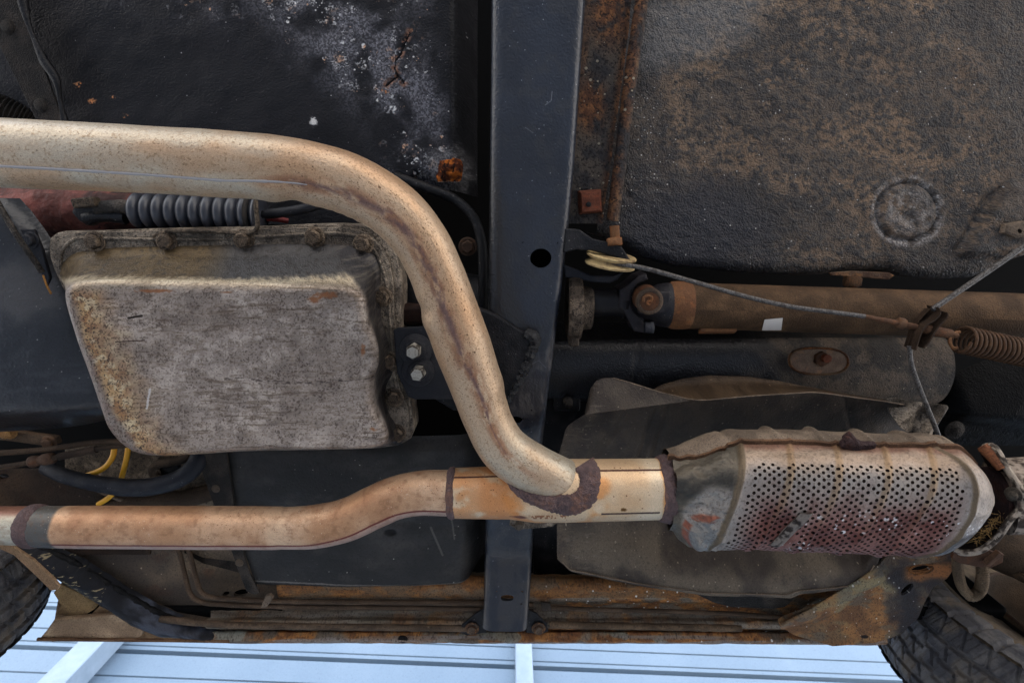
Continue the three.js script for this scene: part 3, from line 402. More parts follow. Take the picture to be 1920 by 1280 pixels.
  // lower branch
  const LP = [[-90, 983, 34, 0.8], [-20, 984, 34, 0.8], [60, 986, 36, 0.8], [82, 987, 38, 0.8], [200, 988, 39, 0.8], [420, 989, 39.5, 0.8], [520, 989.5, 39, 0.8], [532, 989.5, 38, 0.8], [590, 987, 40, 0.8], [650, 974, 40, 0.8], [700, 951, 40, 0.8], [745, 932, 40, 0.8], [790, 924, 41, 0.8], [852, 924, 43, 0.8]];
  const Q = LP.map(q => A(q[0], q[1], q[3])), qc = [0]; for (let i = 1; i < Q.length; i++) qc.push(qc[i - 1] + Q[i].distanceTo(Q[i - 1]));
  const QR = LP.map((q, i) => [qc[i] / qc[qc.length - 1], rad(q[2], q[1], q[3])]), QU = LP.map((q, i) => [qc[i] / qc[qc.length - 1], q[0]]), QL = qc[qc.length - 1];
  const skinLow = skin(paint(2048, 512, (s, t, o) => {
    const u = lin(QU, s), a = t > 0.5 ? t - 1 : t, arc = a * 0.19, x = s * QL, n = fbm(x * 40, arc * 40, 5), f = fbm(x * 420, arc * 420 + 9, 3), l = fbm(x * 12 + 3, arc * 16, 4);
    o.c = mix([168, 127, 94], [188, 152, 120], ss(0.3, 0.65, l)); o.c = mix(o.c, [146, 104, 76], ss(0.5, 0.8, n) * 0.6);
    o.c = mix(o.c, [204, 176, 146], (1 - ss(10, 60, Math.abs(u - 545) + 50 * (n - 0.5))) * 0.5 + ss(700, 850, u) * 0.35);
    o.c = mix(o.c, [104, 44, 38], 1 - ss(0.004, 0.012, Math.abs(a - 0.07 + 0.006 * (n - 0.5))));                                       // dark red edge low on the side
    o.c = mix(o.c, [168, 138, 124], ss(0.074, 0.088, a) * 0.8);
    const grey = (1 - ss(22, 30, Math.abs(u - 92) + 6 * (n - 0.5))); o.c = mix(o.c, mix([70, 68, 66], [104, 100, 92], n), grey);
    if (u < 62) o.c = mix(mix([156, 148, 130], [186, 178, 160], fbm(x * 20, arc * 300, 3)), [110, 60, 44], ss(0.13, 0.2, -a) * 0.7);
    o.c = mix(o.c, [210, 196, 176], dots(x * 380, arc * 380, 0.3 * ss(0.45, 0.65, fbm(x * 20, arc * 20 + 9, 3)), 0.05, 0.24)); o.c = mix(o.c, [104, 72, 52], Math.max(dots(x * 330 + 7, arc * 330, 0.3 * ss(0.4, 0.7, l), 0.05, 0.3), ss(0.5, 0.85, fbm(x * 120, arc * 160, 5)) * 0.35));
    o.r = 0.33 + 0.22 * n; o.m = 0.4; o.h = 0.5 * f + 0.5 * n;
  }), 0.0008);
  part(ex, 'downpipe', sweep(Q, t => lin(QR, t) * (1 + 0.02 * (fbm(t * 22, 8, 2) - 0.5)), { n: 200, seg: 40 }), skinLow);
  // collector
  const KS = [[846, 924, 46], [900, 923.5, 47.5], [955, 922.5, 49], [1000, 920, 57.5], [1060, 919, 58], [1130, 918, 57], [1243, 916, 56]];
  const K = KS.map(q => A(q[0], q[1], COL.h)), KR = KS.map(q => [(q[0] - 846) / 397, rad(q[2], q[1], COL.h)]);
  const skinCol = skin(paint(1024, 512, (s, t, o) => {
    const u = 846 + 397 * s, a = t > 0.5 ? t - 1 : t, arc = a * 0.27, x = s * 0.32, n = fbm(x * 46, arc * 46, 5), f = fbm(x * 420, arc * 420, 3), l = fbm(x * 16 + 3, arc * 16, 4);
    o.c = mix([194, 162, 126], [206, 184, 154], ss(0.3, 0.65, l)); o.c = mix(o.c, [186, 124, 76], clamp((1 - ss(10, 80, Math.abs(u - 930))) * 0.9 + (1 - ss(5, 40, Math.abs(u - 858))) * 0.6) * ss(0.3, 0.6, n + 0.1));
    o.c = mix(o.c, [190, 130, 76], 1 - ss(2, 9, 1238 - u + 8 * (n - 0.5)) ); o.c = mix(o.c, [198, 126, 66], (1 - ss(6, 22, segd(u, a * 400, [[955, -20], [980, 52], [1040, 84], [1108, 64], [1122, -40]]))) * 0.6 * ss(0.3, 0.6, n));
    o.c = mix(o.c, [70, 46, 40], 1 - ss(0.003, 0.008, Math.abs(a + 0.175 + 0.003 * (f - 0.5)))); if (u > 1120) o.c = mix(o.c, [66, 48, 42], (1 - ss(0.003, 0.008, Math.abs(a - 0.058 + 0.003 * (f - 0.5)))) * (u < 1225 ? 1 : 0));
    o.c = mix(o.c, [104, 62, 48], 1 - ss(0.25, 0.6, Math.hypot((u - 966) / 34, (a - 0.09) / 0.035) + 0.8 * (n - 0.5))); o.c = mix(o.c, [136, 86, 56], (1 - ss(0.01, 0.02, Math.abs(a - 0.075))) * ss(985, 1000, u) * (1 - ss(1050, 1075, u)) * ss(0.45, 0.6, fbm(u / 3, a * 60, 2)));
    o.c = mix(o.c, [96, 66, 44], dots(x * 220, arc * 220, 0.12, 0.05, 0.3) * 0.85); o.c = mix(o.c, [90, 62, 30], 1 - ss(4, 7, Math.hypot((u - 1160) * 0.7, a * 380 - 12) + 4 * f));
    o.r = 0.3 + 0.22 * n; o.m = 0.45; o.h = 0.5 * f + 0.5 * n;
  }), 0.0008);
  part(ex, 'collector', sweep(K, t => lin(KR, t), { n: 120, seg: 48 }), skinCol);
  // weld rings
  const ring = (c, ax, R, w, bump, ph) => { const q = new THREE.Quaternion().setFromUnitVectors(V3(1, 0, 0), ax); return grid(72, 14, (s, t) => { const a = s * 2 * Math.PI, n = fbm(Math.cos(a) * 4 + ph, Math.sin(a) * 4 + ph, 3), n2 = fbm(Math.cos(a) * 9 + ph, Math.sin(a) * 9 + t * 3, 3), x = (t - 0.5) * w * (0.82 + 0.36 * n), r = R - 0.001 + Math.sin(t * Math.PI) ** 0.6 * bump * (0.5 + n2); return V3(x, -Math.cos(a) * r, Math.sin(a) * r).applyQuaternion(q).add(c); }, true); };
  const X = V3(1, 0, 0);
  part(ex, 'weld_bead', boxUV(ring(A(848, 924, 0.8), X, rad(45, 924, 0.8), 0.013, 0.0035, 1)), M.weld);
  part(ex, 'weld_bead', boxUV(ring(A(64, 986, 0.8), X, rad(36, 986, 0.8), 0.026, 0.0042, 5)), M.weld);
  part(ex, 'weld_bead', boxUV(ring(A(1246, 916, 0.8), X, rad(57, 916, 0.8), 0.022, 0.006, 9)), M.weld);
  part(ex, 'weld_bead', boxUV(ring(A(1262, 916, 0.8), X, rad(56.5, 916, 0.8), 0.02, 0.0025, 13)), tinted(M.weld, 0xb4b0b4));
  // the thick weld where the crossover meets the collector, laid on the collector's surface
  const onCol = (u, v, lift = 0) => { const d = A(u, v, 1).sub(EYE).normalize(), k0 = A(u, 919, COL.h), R = rad(57, 919, COL.h) + lift; const oy = EYE.y - k0.y, oz = EYE.z - k0.z, a = d.y * d.y + d.z * d.z, b = 2 * (oy * d.y + oz * d.z), c = oy * oy + oz * oz - R * R, D = b * b - 4 * a * c; const t = D > 0 ? (-b - Math.sqrt(D)) / (2 * a) : -b / (2 * a); return EYE.clone().addScaledVector(d, t); };
  const wc = new THREE.CatmullRomCurve3([[950, 880], [962, 900], [980, 922], [1010, 938], [1045, 945], [1076, 945], [1098, 931], [1106, 905], [1104, 884], [1094, 868]].map(q => V3(q[0], q[1], 0)));
  const wbG = grid(320, 24, (s, t) => { const p = wc.getPointAt(s), T = wc.getTangentAt(s), q = t * 2 - 1, w = (13 + 8 * ss(0.3, 0.6, s)) * (0.88 + 0.26 * fbm(s * 75, 3 + (q > 0 ? 9 : 0), 3)), u = p.x - T.y * q * w, v = p.y + T.x * q * w; return onCol(u, v, -0.001 + 0.0052 * Math.sqrt(Math.max(0, 1 - q ** 4)) * (0.4 + 0.8 * fbm(s * 36, q * 2.4 + 5, 4) + 0.25 * fbm(s * 110 + q * q * 5, q * 5.2, 2))); });
  part(ex, 'weld_bead', boxUV(wbG), M.weld, 'broad lumpy brown weld around the joint of the two pipes');

  // catalytic converter
  const cat = thing('catalytic_converter', 'oval catalytic converter in perforated reddish heat cover', 'catalytic converter');
  const x0 = A(1257, 915, 0.78).x, x1 = A(1868, 930, 0.735).x, Ln = x1 - x0, phi = 0.26;
  const cen = x => { const t = (x - x0) / Ln; const p = A(1257, 917, 0.795).lerp(A(1870, 932, 0.775), t); p.x = x; return p; };
  const Zp = V3(0, -Math.sin(phi), Math.cos(phi)), Yp = V3(0, Math.cos(phi), Math.sin(phi));
  const KX = depthAt(925, 0.73) / F, xu = u => (u - 960) * KX, ux = x => 960 + x / KX, bL = a => 1390 + 20 * (a - 1), bR = a => 1812 - 30 * (a - 0.3) ** 2, AZ = 0.088, AY = 0.06, AYU = 0.072;
  const beads = [[bL, 0.0042, 0.0036], [bR, 0.0042, 0.0036]], grooves = [1478, 1565, 1655, 1738];
  const surfAt = (x, th, off = 0, upper = false) => {        // th = 0 faces down, +90 deg is the seam towards the top of the picture
    const s = Math.sin(th), c = Math.cos(th);
    const lf = s > 0 ? lerp(0.05, 0.10, s) : lerp(0.05, 0.035, -s), t0 = clamp((x - x0) / lf), t1 = clamp((x1 - x) / 0.05);
    const k = (0.6 + 0.4 * (0.5 * ss(0, 1, t0) + 0.5 * t0)) * (0.5 + 0.5 * (1 - (1 - t1) ** 1.35)), ky = (0.72 + 0.28 * ss(0, 1, t0)) * (0.62 + 0.38 * (1 - (1 - t1) ** 1.6));
    const n = 2.9, e = Math.pow(Math.abs(s), n) + Math.pow(Math.abs(c), n), q = Math.pow(e, -1 / n);
    let o = off; if (!upper) for (const [u, w, hgt] of beads) o += hgt * Math.exp(-(((x - xu(u(th))) / w) ** 2)); for (const g of grooves) o += upper ? 0.0048 * Math.exp(-(((x - xu(g)) / 0.005) ** 2)) : 0.0024 * Math.exp(-(((x - xu(g + 24 * (th - 0.9))) / 0.0032) ** 2));
    if (upper) for (const u of [1388, 1800]) o -= 0.003 * Math.exp(-(((x - xu(u)) / 0.004) ** 2));
    o += 0.006 * (fbm(x * 14, th * 1.8 + 7, 3) - 0.5) + 0.0025 * (fbm(x * 45, th * 4 + 17, 2) - 0.5);
    const dent = x < xu(1375) && !upper ? 0.016 * (fbm(x * 44, th * 3.2, 3) - 0.5) : 0; o += dent;
    return cen(x).addScaledVector(Zp, s * q * (AZ * k + o)).addScaledVector(Yp, -c * q * ((upper ? AYU : AY) * ky + o));
  };
  const TH0 = -Math.PI / 2, TH1 = Math.PI / 2;
  const perfX0 = u => u, arcL = 0.235;
  const cs = paint(1536, 768, (s, t, o) => {
    const x = s * Ln, u = ux(x0 + x), a = (t - 0.5) * Math.PI, arc = t * arcL, n = fbm(x * 40, arc * 40, 5), f = fbm(x * 420, arc * 420, 3), l = fbm(x * 14 + 2, arc * 14, 4);
    o.c = mix([128, 118, 109], [158, 148, 138], l);
    const low = 1 - ss(-0.1, 0.75, a + 0.5 * (n - 0.5)), midx = ss(1380, 1440, u) * (1 - ss(1760, 1810, u));
    o.c = mix(o.c, mix([98, 60, 52], [132, 92, 82], ss(0.3, 0.7, n)), midx * low * ss(0.05, 0.4, fbm(x * 30, arc * 30 + 3, 4)));
    o.c = mix(o.c, [142, 112, 84], 0.7 * ss(0.75, 1.15, a + 0.3 * (n - 0.5)) * 0.7 * ss(1340, 1400, u)); o.c = mix(o.c, [104, 68, 54], ss(1.25, 1.45, a + 0.2 * (n - 0.5)) * 0.6);
    let bare = 0; const lu = u < bL(a) - 4 ? 1 : 0;                               // left end: dark shoulder, bare grey patch, red ring
    if (lu) { o.c = mix(mix([82, 78, 70], [112, 100, 84], n), [56, 54, 50], (1 - ss(0.1, 0.5, Math.abs(a - 0.6) + 0.4 * (n - 0.5))) * 0.8); const pr = Math.hypot((u - 1346) / 62, (a + 0.12) / 0.85) + 0.25 * (fbm(x * 50 + 8, arc * 50, 3) - 0.5); bare = 1 - ss(0.75, 1.0, pr); o.c = mix(o.c, mix([156, 146, 134], [126, 118, 110], n), bare); const rr = Math.abs(Math.hypot((u - 1338) / 42, (a + 0.4) / 0.5) - 0.85 + 0.3 * (l - 0.5)); o.c = mix(o.c, [138, 84, 66], (1 - ss(0.08, 0.2, rr)) * ss(0.35, 0.5, fbm(x * 30 + 50, arc * 90, 3))); o.c = mix(o.c, [90, 78, 70], (1 - ss(0.002, 0.014, Math.abs(fbm(x * 60 + 9, arc * 66, 4) - 0.5))) * (1 - ss(0.6, 0.8, pr)) * 0.5); }
    if (u > bR(a) + 4) { const q = (1 - ss(0.25, 0.7, Math.abs(a + 0.55) + 0.35 * (n - 0.5))); o.c = mix(o.c, [126, 126, 129], q * 0.85); bare = Math.max(bare, q); }
    const fl = Math.max(dots(x * 150, arc * 150, 0.3, 0.06, 0.38), dots(x * 80 + 4, arc * 100, 0.2, 0.06, 0.36)) * ss(0.45, 0.0, a) * ss(1420, 1560, u) * ss(0.45, 0.6, l + 0.1); o.c = mix(o.c, [206, 204, 202], fl); if (u > bR(a)) o.c = mix(o.c, [170, 172, 176], ss(0.6, 0.66, fbm(x * 60 + 3, arc * 60, 4)) * ss(0, -0.5, a));
    const bx = Math.min(Math.abs(u - bL(a)), Math.abs(u - bR(a))); o.c = mix(o.c, [92, 78, 60], (1 - ss(4, 9, bx + 3 * (n - 0.5))) * 0.85); const gx = Math.min(...grooves.map(g => Math.abs(u - g - 24 * (a - 0.9)))); o.c = mix(o.c, [134, 104, 70], (1 - ss(4, 10, gx)) * 0.5 * ss(-0.4, 0.8, a));
    o.c = mix(o.c, [60, 50, 46], ss(0.5, 0.95, f) * 0.45); o.r = 0.36 + 0.3 * n; o.m = 0.55; if (bare > 0) { o.r = lerp(o.r, 0.26 + 0.12 * n, bare); o.m = lerp(o.m, 0.85, bare); } o.h = 0.5 * f + 0.5 * n;
  });
  // holes punched in a staggered pattern
  const AW = 2048, AH = 1024, ad = new Uint8Array(AW * AH * 4).fill(255), px = 0.0130, py = 0.0044;
  for (let j = -1; j < 60; j++) for (let i = 0; i < 46; i++) {
    const x = 0.02 + i * px + (j & 1 ? px / 2 : 0) + 0.0007 * (rnd() - 0.5), arc = 0.006 + j * py + 0.0007 * (rnd() - 0.5), u = ux(x0 + x), a = (arc / arcL - 0.5) * Math.PI;
    if (u < bL(a) + 22 || u > bR(a) - 22 || a > 1.08 || (a > 0.96 && j & 1) || (a > 0.9 && rnd() < 0) || Math.abs(Math.hypot((u - 1492) / 24, (a + 0.38) / 0.4)) < 0.75) continue;
    if (rnd() < 0.015) continue;
    const cx = x / Ln * AW, cy = arc / arcL * AH, rx = 0.0023 / Ln * AW, ry = 0.00205 / arcL * AH;
    for (let yy = Math.floor(cy - ry); yy <= cy + ry; yy++) for (let xx = Math.floor(cx - rx); xx <= cx + rx; xx++) if (((xx - cx) / rx) ** 2 + ((yy - cy) / ry) ** 2 < 1 && yy >= 0 && yy < AH) { const k = (yy * AW + xx) * 4; ad[k] = ad[k + 1] = ad[k + 2] = 0; }
  }
  const at = new THREE.DataTexture(ad, AW, AH); at.magFilter = THREE.LinearFilter; at.minFilter = THREE.LinearFilter; at.needsUpdate = true;
  const catM = skin(cs, 0.0014, { alphaMap: at, alphaTest: 0.5 });
  part(cat, 'perforated_cover', grid(240, 90, (s, t) => surfAt(x0 + s * Ln, lerp(TH0, TH1, t))), catM, 'perforated lower cover, reddish with white flakes and a bare grey left end');
  part(cat, 'core_shell', boxUV(grid(60, 40, (s, t) => surfAt(x0 + s * Ln, lerp(TH0, TH1, t), -0.007))), tinted(M.brown, 0x5a4844));
  const upM = tinted(M.dust, 0xffffff);
  part(cat, 'plain_cover', boxUV(grid(240, 60, (s, t) => surfAt(x0 + s * Ln, lerp(Math.PI / 2, Math.PI * 1.5, t), 0, true))), upM);
  part(cat, 'seam_flange', boxUV(sheet(160, 2, (s, t) => { const x = lerp(xu(1268), xu(1856), s); return surfAt(x, Math.PI / 2, -0.002 + 0.0075 * t).addScaledVector(Yp, 0.002); }, Yp.clone().multiplyScalar(-0.0045))), tinted(M.dust, 0xe0c0a8));
  part(cat, 'seam_clip', jitter(mergeGeometries([rbox(0.03, 0.012, 0.018, 0.004, surfAt(xu(1607), Math.PI / 2, 0.006).addScaledVector(Yp, -0.004), new THREE.Euler(phi, 0.4, 0.1)), rbox(0.028, 0.01, 0.011, 0.003, surfAt(xu(1634), Math.PI / 2, 0.004).addScaledVector(Yp, -0.003), new THREE.Euler(phi, 0, 0)), rbox(0.016, 0.02, 0.014, 0.004, surfAt(xu(1606), Math.PI / 2, 0.010).addScaledVector(Yp, -0.002), new THREE.Euler(phi, 0.8, 0.3))]), 0.004, 60), tinted(M.weld, 0x9a8a8a));
  part(cat, 'pressed_tab', boxUV(sheet(6, 24, (s, t) => surfAt(xu(lerp(1512, 1476, t)) + (s - 0.5) * 0.017, lerp(0.2, -0.5, t), 0.002 + 0.0028 * Math.sin(s * Math.PI)), V3(0, 0.002, 0))), tinted(M.alu, 0xb4acac));

  // flange and outlet pipe at the rear of the converter
  const fl = thing('outlet_flange', 'bolted flange behind the converter, rusty edge, grey outlet pipe', 'flange');
  const FP = [[1846, 838, 0.80], [1862, 836, 0.79], [1890, 880, 0.77], [1920, 928, 0.75], [1922, 942, 0.75], [1896, 972, 0.75], [1868, 1010, 0.755], [1838, 1032, 0.76], [1806, 1036, 0.768], [1790, 1030, 0.775]].map(q => A(...q));
  const FI = [[1838, 850, 0.82], [1848, 866, 0.82], [1862, 890, 0.82], [1880, 925, 0.82], [1880, 940, 0.82], [1866, 965, 0.82], [1848, 990, 0.82], [1830, 1008, 0.82], [1806, 1018, 0.82], [1790, 1018, 0.82]].map(q => A(...q));
  const cP = new THREE.CatmullRomCurve3(FP), cI = new THREE.CatmullRomCurve3(FI);
  part(fl, 'plate', boxUV(sheet(60, 8, (s, t) => cP.getPoint(s).lerp(cI.getPoint(s), t), V3(0.006, 0, -0.001))), tinted(M.grime, 0x9a8880));
  part(fl, 'rim', boxUV(sweep(FP, t => 0.0048, { n: 80, seg: 12 })), tinted(M.alu, 0xe8dcd4), 'rolled flange rim');
  part(fl, 'rim', boxUV(sweep([A(1842, 836, 0.797), A(1858, 852, 0.788), A(1880, 878, 0.775)], 0.0075, { n: 20, seg: 8, wave: (t, a) => 0.8 + 0.5 * fbm(t * 9, a * 2, 3) })), tinted(M.brown, 0xffc8a8), 'orange rusted corner of the rim');
  put(part(fl, 'bolt', lathe([[0, -0.012], [0.006, -0.012], [0.0065, -0.003], [0.0105, -0.003], [0.0105, 0]], V3(0.75, 0.55, 0.2), V3(0, 0, 0), 20), M.oily), A(1902, 925, 0.757));
  part(fl, 'outlet_pipe', boxUV(sweep([A(1872, 930, 0.80), A(1930, 928, 0.79), A(2040, 922, 0.78)], rad(70, 925, 0.79), { n: 20, seg: 40 })), tinted(M.alu, 0xf0e0d8));
  part(fl, 'neck', boxUV(sweep([A(1845, 932, 0.80), A(1885, 931, 0.80)], 0.045, { n: 4, seg: 30, straight: true })), tinted(M.weld, 0x807070));
  const straw = [], sm = new THREE.MeshStandardMaterial({ color: 0x94703c, roughness: 0.8 });
  for (let i = 0; i < 90; i++) { const k = rnd() ** 0.8, u = lerp(1830, 1880, k), v = lerp(1016, 964, k), p = A(u + 10 * (rnd() - 0.5), v + 8 * (rnd() - 0.5), 0.757 + 0.012 * rnd()), q = p.clone().add(V3((rnd() - 0.6) * 0.02, (rnd() - 0.5) * 0.012, (rnd() - 0.6) * 0.02)); straw.push(sweep([p, q], 0.00028, { n: 1, seg: 4, straight: true, cap: false })); }
  const st = part(scene, numbered('straw_tuft'), mergeGeometries(straw), sm); tag(st, 'tuft of dry yellow straw caught in the outlet flange', 'straw'); things.push(st);
}
// ---------------------------------------------------------------- gearbox pan and what surrounds it
{
  const HB = 0.785, HF = 0.856;
  const out = [[108, 547], [116, 532], [140, 524], [400, 524], [630, 533], [660, 540], [678, 556], [684, 590], [690, 612], [702, 640], [708, 668], [706, 690], [698, 712], [698, 740], [704, 775], [720, 800], [726, 818], [724, 836], [702, 845], [500, 851], [274, 861], [240, 853], [214, 835], [191, 806], [178, 772], [158, 714], [128, 630]];
  const top = [[118, 512], [138, 484], [170, 474], [400, 468], [640, 464], [680, 470], [703, 492], [707, 545], [708, 600], [720, 636], [728, 672], [727, 700], [717, 720], [716, 745], [724, 775], [742, 800], [748, 815], [742, 828], [716, 834], [500, 838], [330, 842], [300, 836], [276, 818], [250, 786], [232, 760], [206, 700], [166, 600]];
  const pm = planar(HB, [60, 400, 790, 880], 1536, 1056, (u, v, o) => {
    const v0 = v; const n = fbm(u / 30, v / 24, 5), f = fbm(u / 2.4, v / 2.4, 3), l = fbm(u / 80 + 5, v / 60, 4), st = fbm(u / 50, v / 5, 4), w = fbm(u / 1.8, v / 1.8, 2); v = v0;
    o.c = mix([146, 131, 118], [180, 164, 149], ss(0.3, 0.7, l)); o.c = mix(o.c, [98, 86, 78], ss(0.44, 0.74, n * 0.6 + 0.4 * fbm(u / 9, v / 8, 3) + 0.10 * (l - 0.5) + 0.12 * (1 - ss(80, 260, Math.hypot(u - 470, (v - 650) * 1.2)))) * 0.5);
    o.c = mix(o.c, [88, 72, 58], ss(0.5, 0.74, fbm(u / 34 + 2, v / 4, 5)) * 0.55 * ss(0.4, 0.6, fbm(u / 90 + 3, v / 20 + 8, 3)));
    const lft = u - lin([[520, 108], [630, 138], [714, 170], [772, 190], [840, 240], [858, 280]], v), om = (1 - ss(20, 120, lft + 60 * (n - 0.5))) * ss(524, 560, v); o.c = mix(o.c, mix([170, 134, 88], [142, 100, 62], ss(0.4, 0.6, fbm(u / 12, v / 12, 4))), om * 0.85); o.c = mix(o.c, [200, 184, 150], om * ss(0.56, 0.68, fbm(u / 16 + 60, v / 16, 3)) * 0.7);
    o.c = mix(o.c, [96, 90, 92], (1 - ss(10, 28, lft + 12 * (n - 0.5))) * 0.7);
    o.c = mix(o.c, [56, 44, 36], ss(0.5, 0.78, f) * (0.42 + 0.45 * om + 0.2 * ss(0.5, 0.65, n))); o.c = mix(o.c, [96, 78, 62], ss(0.55, 0.75, fbm(u / 14 + 3, v / 3.5, 4)) * 0.3);
    if (v < 550) { const e = 1 - ss(518, 548, v + 4 * (n - 0.5)); o.c = mix(o.c, mix([186, 172, 146], [150, 134, 108], n), e); o.c = mix(o.c, [52, 42, 32], ss(0.5, 0.8, f) * 0.35 * e); }  // the lit look of the rounded edge, painted as a paler band
    { const e = 1 - ss(506, 524, v + 14 * (fbm(u / 8, v / 8, 3) - 0.5)); o.c = mix(o.c, mix(mix([66, 54, 38], [92, 77, 54], n), [62, 60, 59], ss(330, 430, u)), e); o.c = mix(o.c, [36, 31, 27], ss(0.5, 0.8, fbm(u / 9, v / 6, 4)) * 0.5 * e); }  // oily dirt on the upper wall, with its shade painted in too
    for (const [a, b, rx, ry] of [[680, 656, 5, 12], [612, 553, 26, 7], [590, 562, 12, 9], [290, 545, 40, 4], [425, 548, 14, 2], [700, 806, 7, 5]]) o.c = mix(o.c, mix([112, 62, 40], [156, 98, 54], f), (1 - ss(0.3, 1.1, Math.hypot((u - a) / rx, (v - b) / ry) + 1.1 * (fbm(u / 6, v / 4, 3) - 0.5))) * 0.75);
    { const re = lin([[530, 660], [560, 680], [600, 686], [640, 703], [690, 708], [715, 698], [770, 704], [800, 720], [840, 735]], v); o.c = mix(o.c, mix([40, 38, 39], [70, 65, 60], ss(0.4, 0.7, st)), ss(4, 26, u - re + 6 * (n - 0.5)) * 0.9); }  // right wall: oil and dirt, plus the shade of its facing, in the colour
    if (u > 420) o.c = mix(o.c, [58, 48, 42], (1 - ss(0.5, 4, Math.abs(v - 714 - 4 * Math.sin(u / 40)) + 3 * (f - 0.5))) * ss(0.4, 0.7, fbm(u / 7, v / 3, 3)) * 0.8);
    if (segd(u, v, [[280, 730], [274, 765]]) < 3 * w + 0.5) o.c = mix(o.c, [206, 200, 192], 0.7); if (segd(u, v, [[240, 596], [265, 592]]) < 2) o.c = [44, 36, 30]; if (segd(u, v, [[216, 641], [270, 638]]) < 1) o.c = [60, 44, 34];
    o.r = 0.26 + 0.26 * n; o.m = 0.42 * (1 - om); o.h = 0.5 * f + 0.5 * n;
  }, 0.0012);
  const t = thing('transmission_pan', 'dented scuffed grey steel transmission pan with orange rust along its left edge', 'transmission pan');
  const N = 200, o3 = closedPts(out, N).map(p => A(p.x, p.y, HB)), t3 = closedPts(top, N).map(p => A(p.x, p.y, HF)), cen = o3.reduce((a, p) => a.add(p), V3()).multiplyScalar(1 / N), R = 0.02;
  // both outlines start at the same corner, so point k of one stands under point k of the other
  const row = [0, 0.12, 0.24, 0.36, 0.48, 0.6, 0.7, 0.79, 0.86], K = row.length + 8 + 10;
  const flatPts = [], panG = grid(N, K, (s, q) => {
    const i = Math.round(s * N) % N, k = Math.round(q * K), P = o3[i], T = t3[i], d = P.clone().sub(cen).setY(0), dn = d.clone().normalize(), inner = P.clone().addScaledVector(dn, -R);
    let p, arc = 0;
    if (k < row.length) p = cen.clone().lerp(inner, row[k] / 0.86);
    else if (k < row.length + 8) { const a = (k - row.length + 1) / 8 * 1.25; p = inner.clone().addScaledVector(dn, R * Math.sin(a)); p.y += R * (1 - Math.cos(a)); arc = R * a; }
    else { const a = 1.25, b = inner.clone().addScaledVector(dn, R * Math.sin(a)); b.y += R * (1 - Math.cos(a)); const w = (k - row.length - 7) / 10, len = b.distanceTo(T); p = b.lerp(T, w); const fl = ss(0.75, 1, w); p.addScaledVector(dn, 0.006 * fl * fl); arc = R * a + len * w; }
    const fp = k < row.length ? p.clone() : inner.clone().addScaledVector(dn, arc); flatPts.push(fp);
    const [u, v] = UV(p.x, p.z, HB); p.y += (0.004 * (fbm(u / 70, v / 70, 3) - 0.5) - 0.002 * (1 - ss(6, 22, Math.hypot(u - 595, v - 575)))) * (k < row.length + 4 ? 1 : 0); return p;
  }, true);
  { const [fx, fz, fw, fd] = pm.userData.flat, uv = panG.attributes.uv; flatPts.forEach((q, i) => uv.setXY(i, (q.x - fx) / fw, (q.z - fz) / fd)); }
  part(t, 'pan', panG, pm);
  const flO = [[92, 472], [104, 450], [132, 437], [200, 434], [420, 430], [600, 426], [660, 428], [694, 442], [722, 474], [736, 520], [738, 580], [744, 640], [744, 700], [756, 745], [765, 765], [765, 802], [756, 822], [738, 830], [716, 836], [560, 830], [420, 800], [300, 740], [200, 640], [130, 560], [104, 512]];
  const flm = tinted(M.oily, 0xffffff);
  part(t, 'flange', plate(flO, HF, 0.006, { bevel: 0.0015, smooth: 160, bend: (x, z) => 0.002 * (fbm(x * 40, z * 40, 3) - 0.5) }), flm);
  part(t, 'flange_bead', boxUV(sweep([[112, 508], [116, 470], [140, 448], [200, 447], [330, 449], [430, 447], [560, 440], [640, 438], [676, 446], [704, 474], [722, 520], [728, 560], [732, 620], [738, 700], [750, 760]].map(q => A(q[0], q[1], HF)), 0.0026, { n: 160, seg: 8, wave: (q, a) => 0.8 + 0.4 * fbm(q * 60, a, 3) })), flm);
  const bg = hexHead(0.011, 0.0105, 0.0155), bm = tinted(M.oily, 0xe6dcd2);
  [[177, 453], [312, 452], [457, 449], [590, 445], [681, 458], [717, 556], [731, 677], [739, 745], [743, 812], [296, 452]].forEach(([u, v], i) => { if (i === 9) return; const b = put(part(t, 'bolt', bg, bm), A(u, v, HF - 0.001)); b.rotation.y = i * 0.7; });
  put(part(t, 'dowel_hole', lathe([[0.003, 0.001], [0.0085, -0.001], [0.0105, 0.0005], [0.011, 0.002]], V3(0, 1, 0), V3(0, 0, 0), 20), bm), A(298, 450, HF - 0.001));

  // gearbox casting behind the pan
  const gc = thing('gearbox_case', 'speckled oily casting edge above the pan, dark around its right side', 'gearbox');
  part(gc, 'rail', boxUV(plate([[92, 446], [112, 434], [150, 433], [320, 427], [480, 424], [640, 419], [704, 428], [738, 462], [752, 520], [752, 640], [760, 700], [772, 770], [772, 820], [700, 840], [300, 760], [150, 560], [108, 522], [94, 486]], HF + 0.007, 0.05, { bevel: 0.003, smooth: 120 })), flm);
  part(gc, 'housing', boxUV(sweep([A(-60, 560, 1.06), A(300, 600, 1.05), A(640, 590, 1.05), A(860, 580, 1.06), A(960, 578, 1.05)], q => lin([[0, 0.14], [0.6, 0.135], [0.8, 0.09], [1, 0.05]], q), { n: 40, seg: 30 })), tinted(M.black, 0xc8c8c8));
  part(gc, 'rib', plate([[742, 480], [790, 500], [830, 540], [836, 600], [800, 610], [742, 600]], 0.92, 0.03, { bevel: 0.006 }), tinted(M.black, 0xffffff));
  part(gc, 'boss', jitter(rbox(0.05, 0.03, 0.035, 0.008, A(775, 588, 0.90)), 0.012, 40), tinted(M.brown, 0x5a4a48));
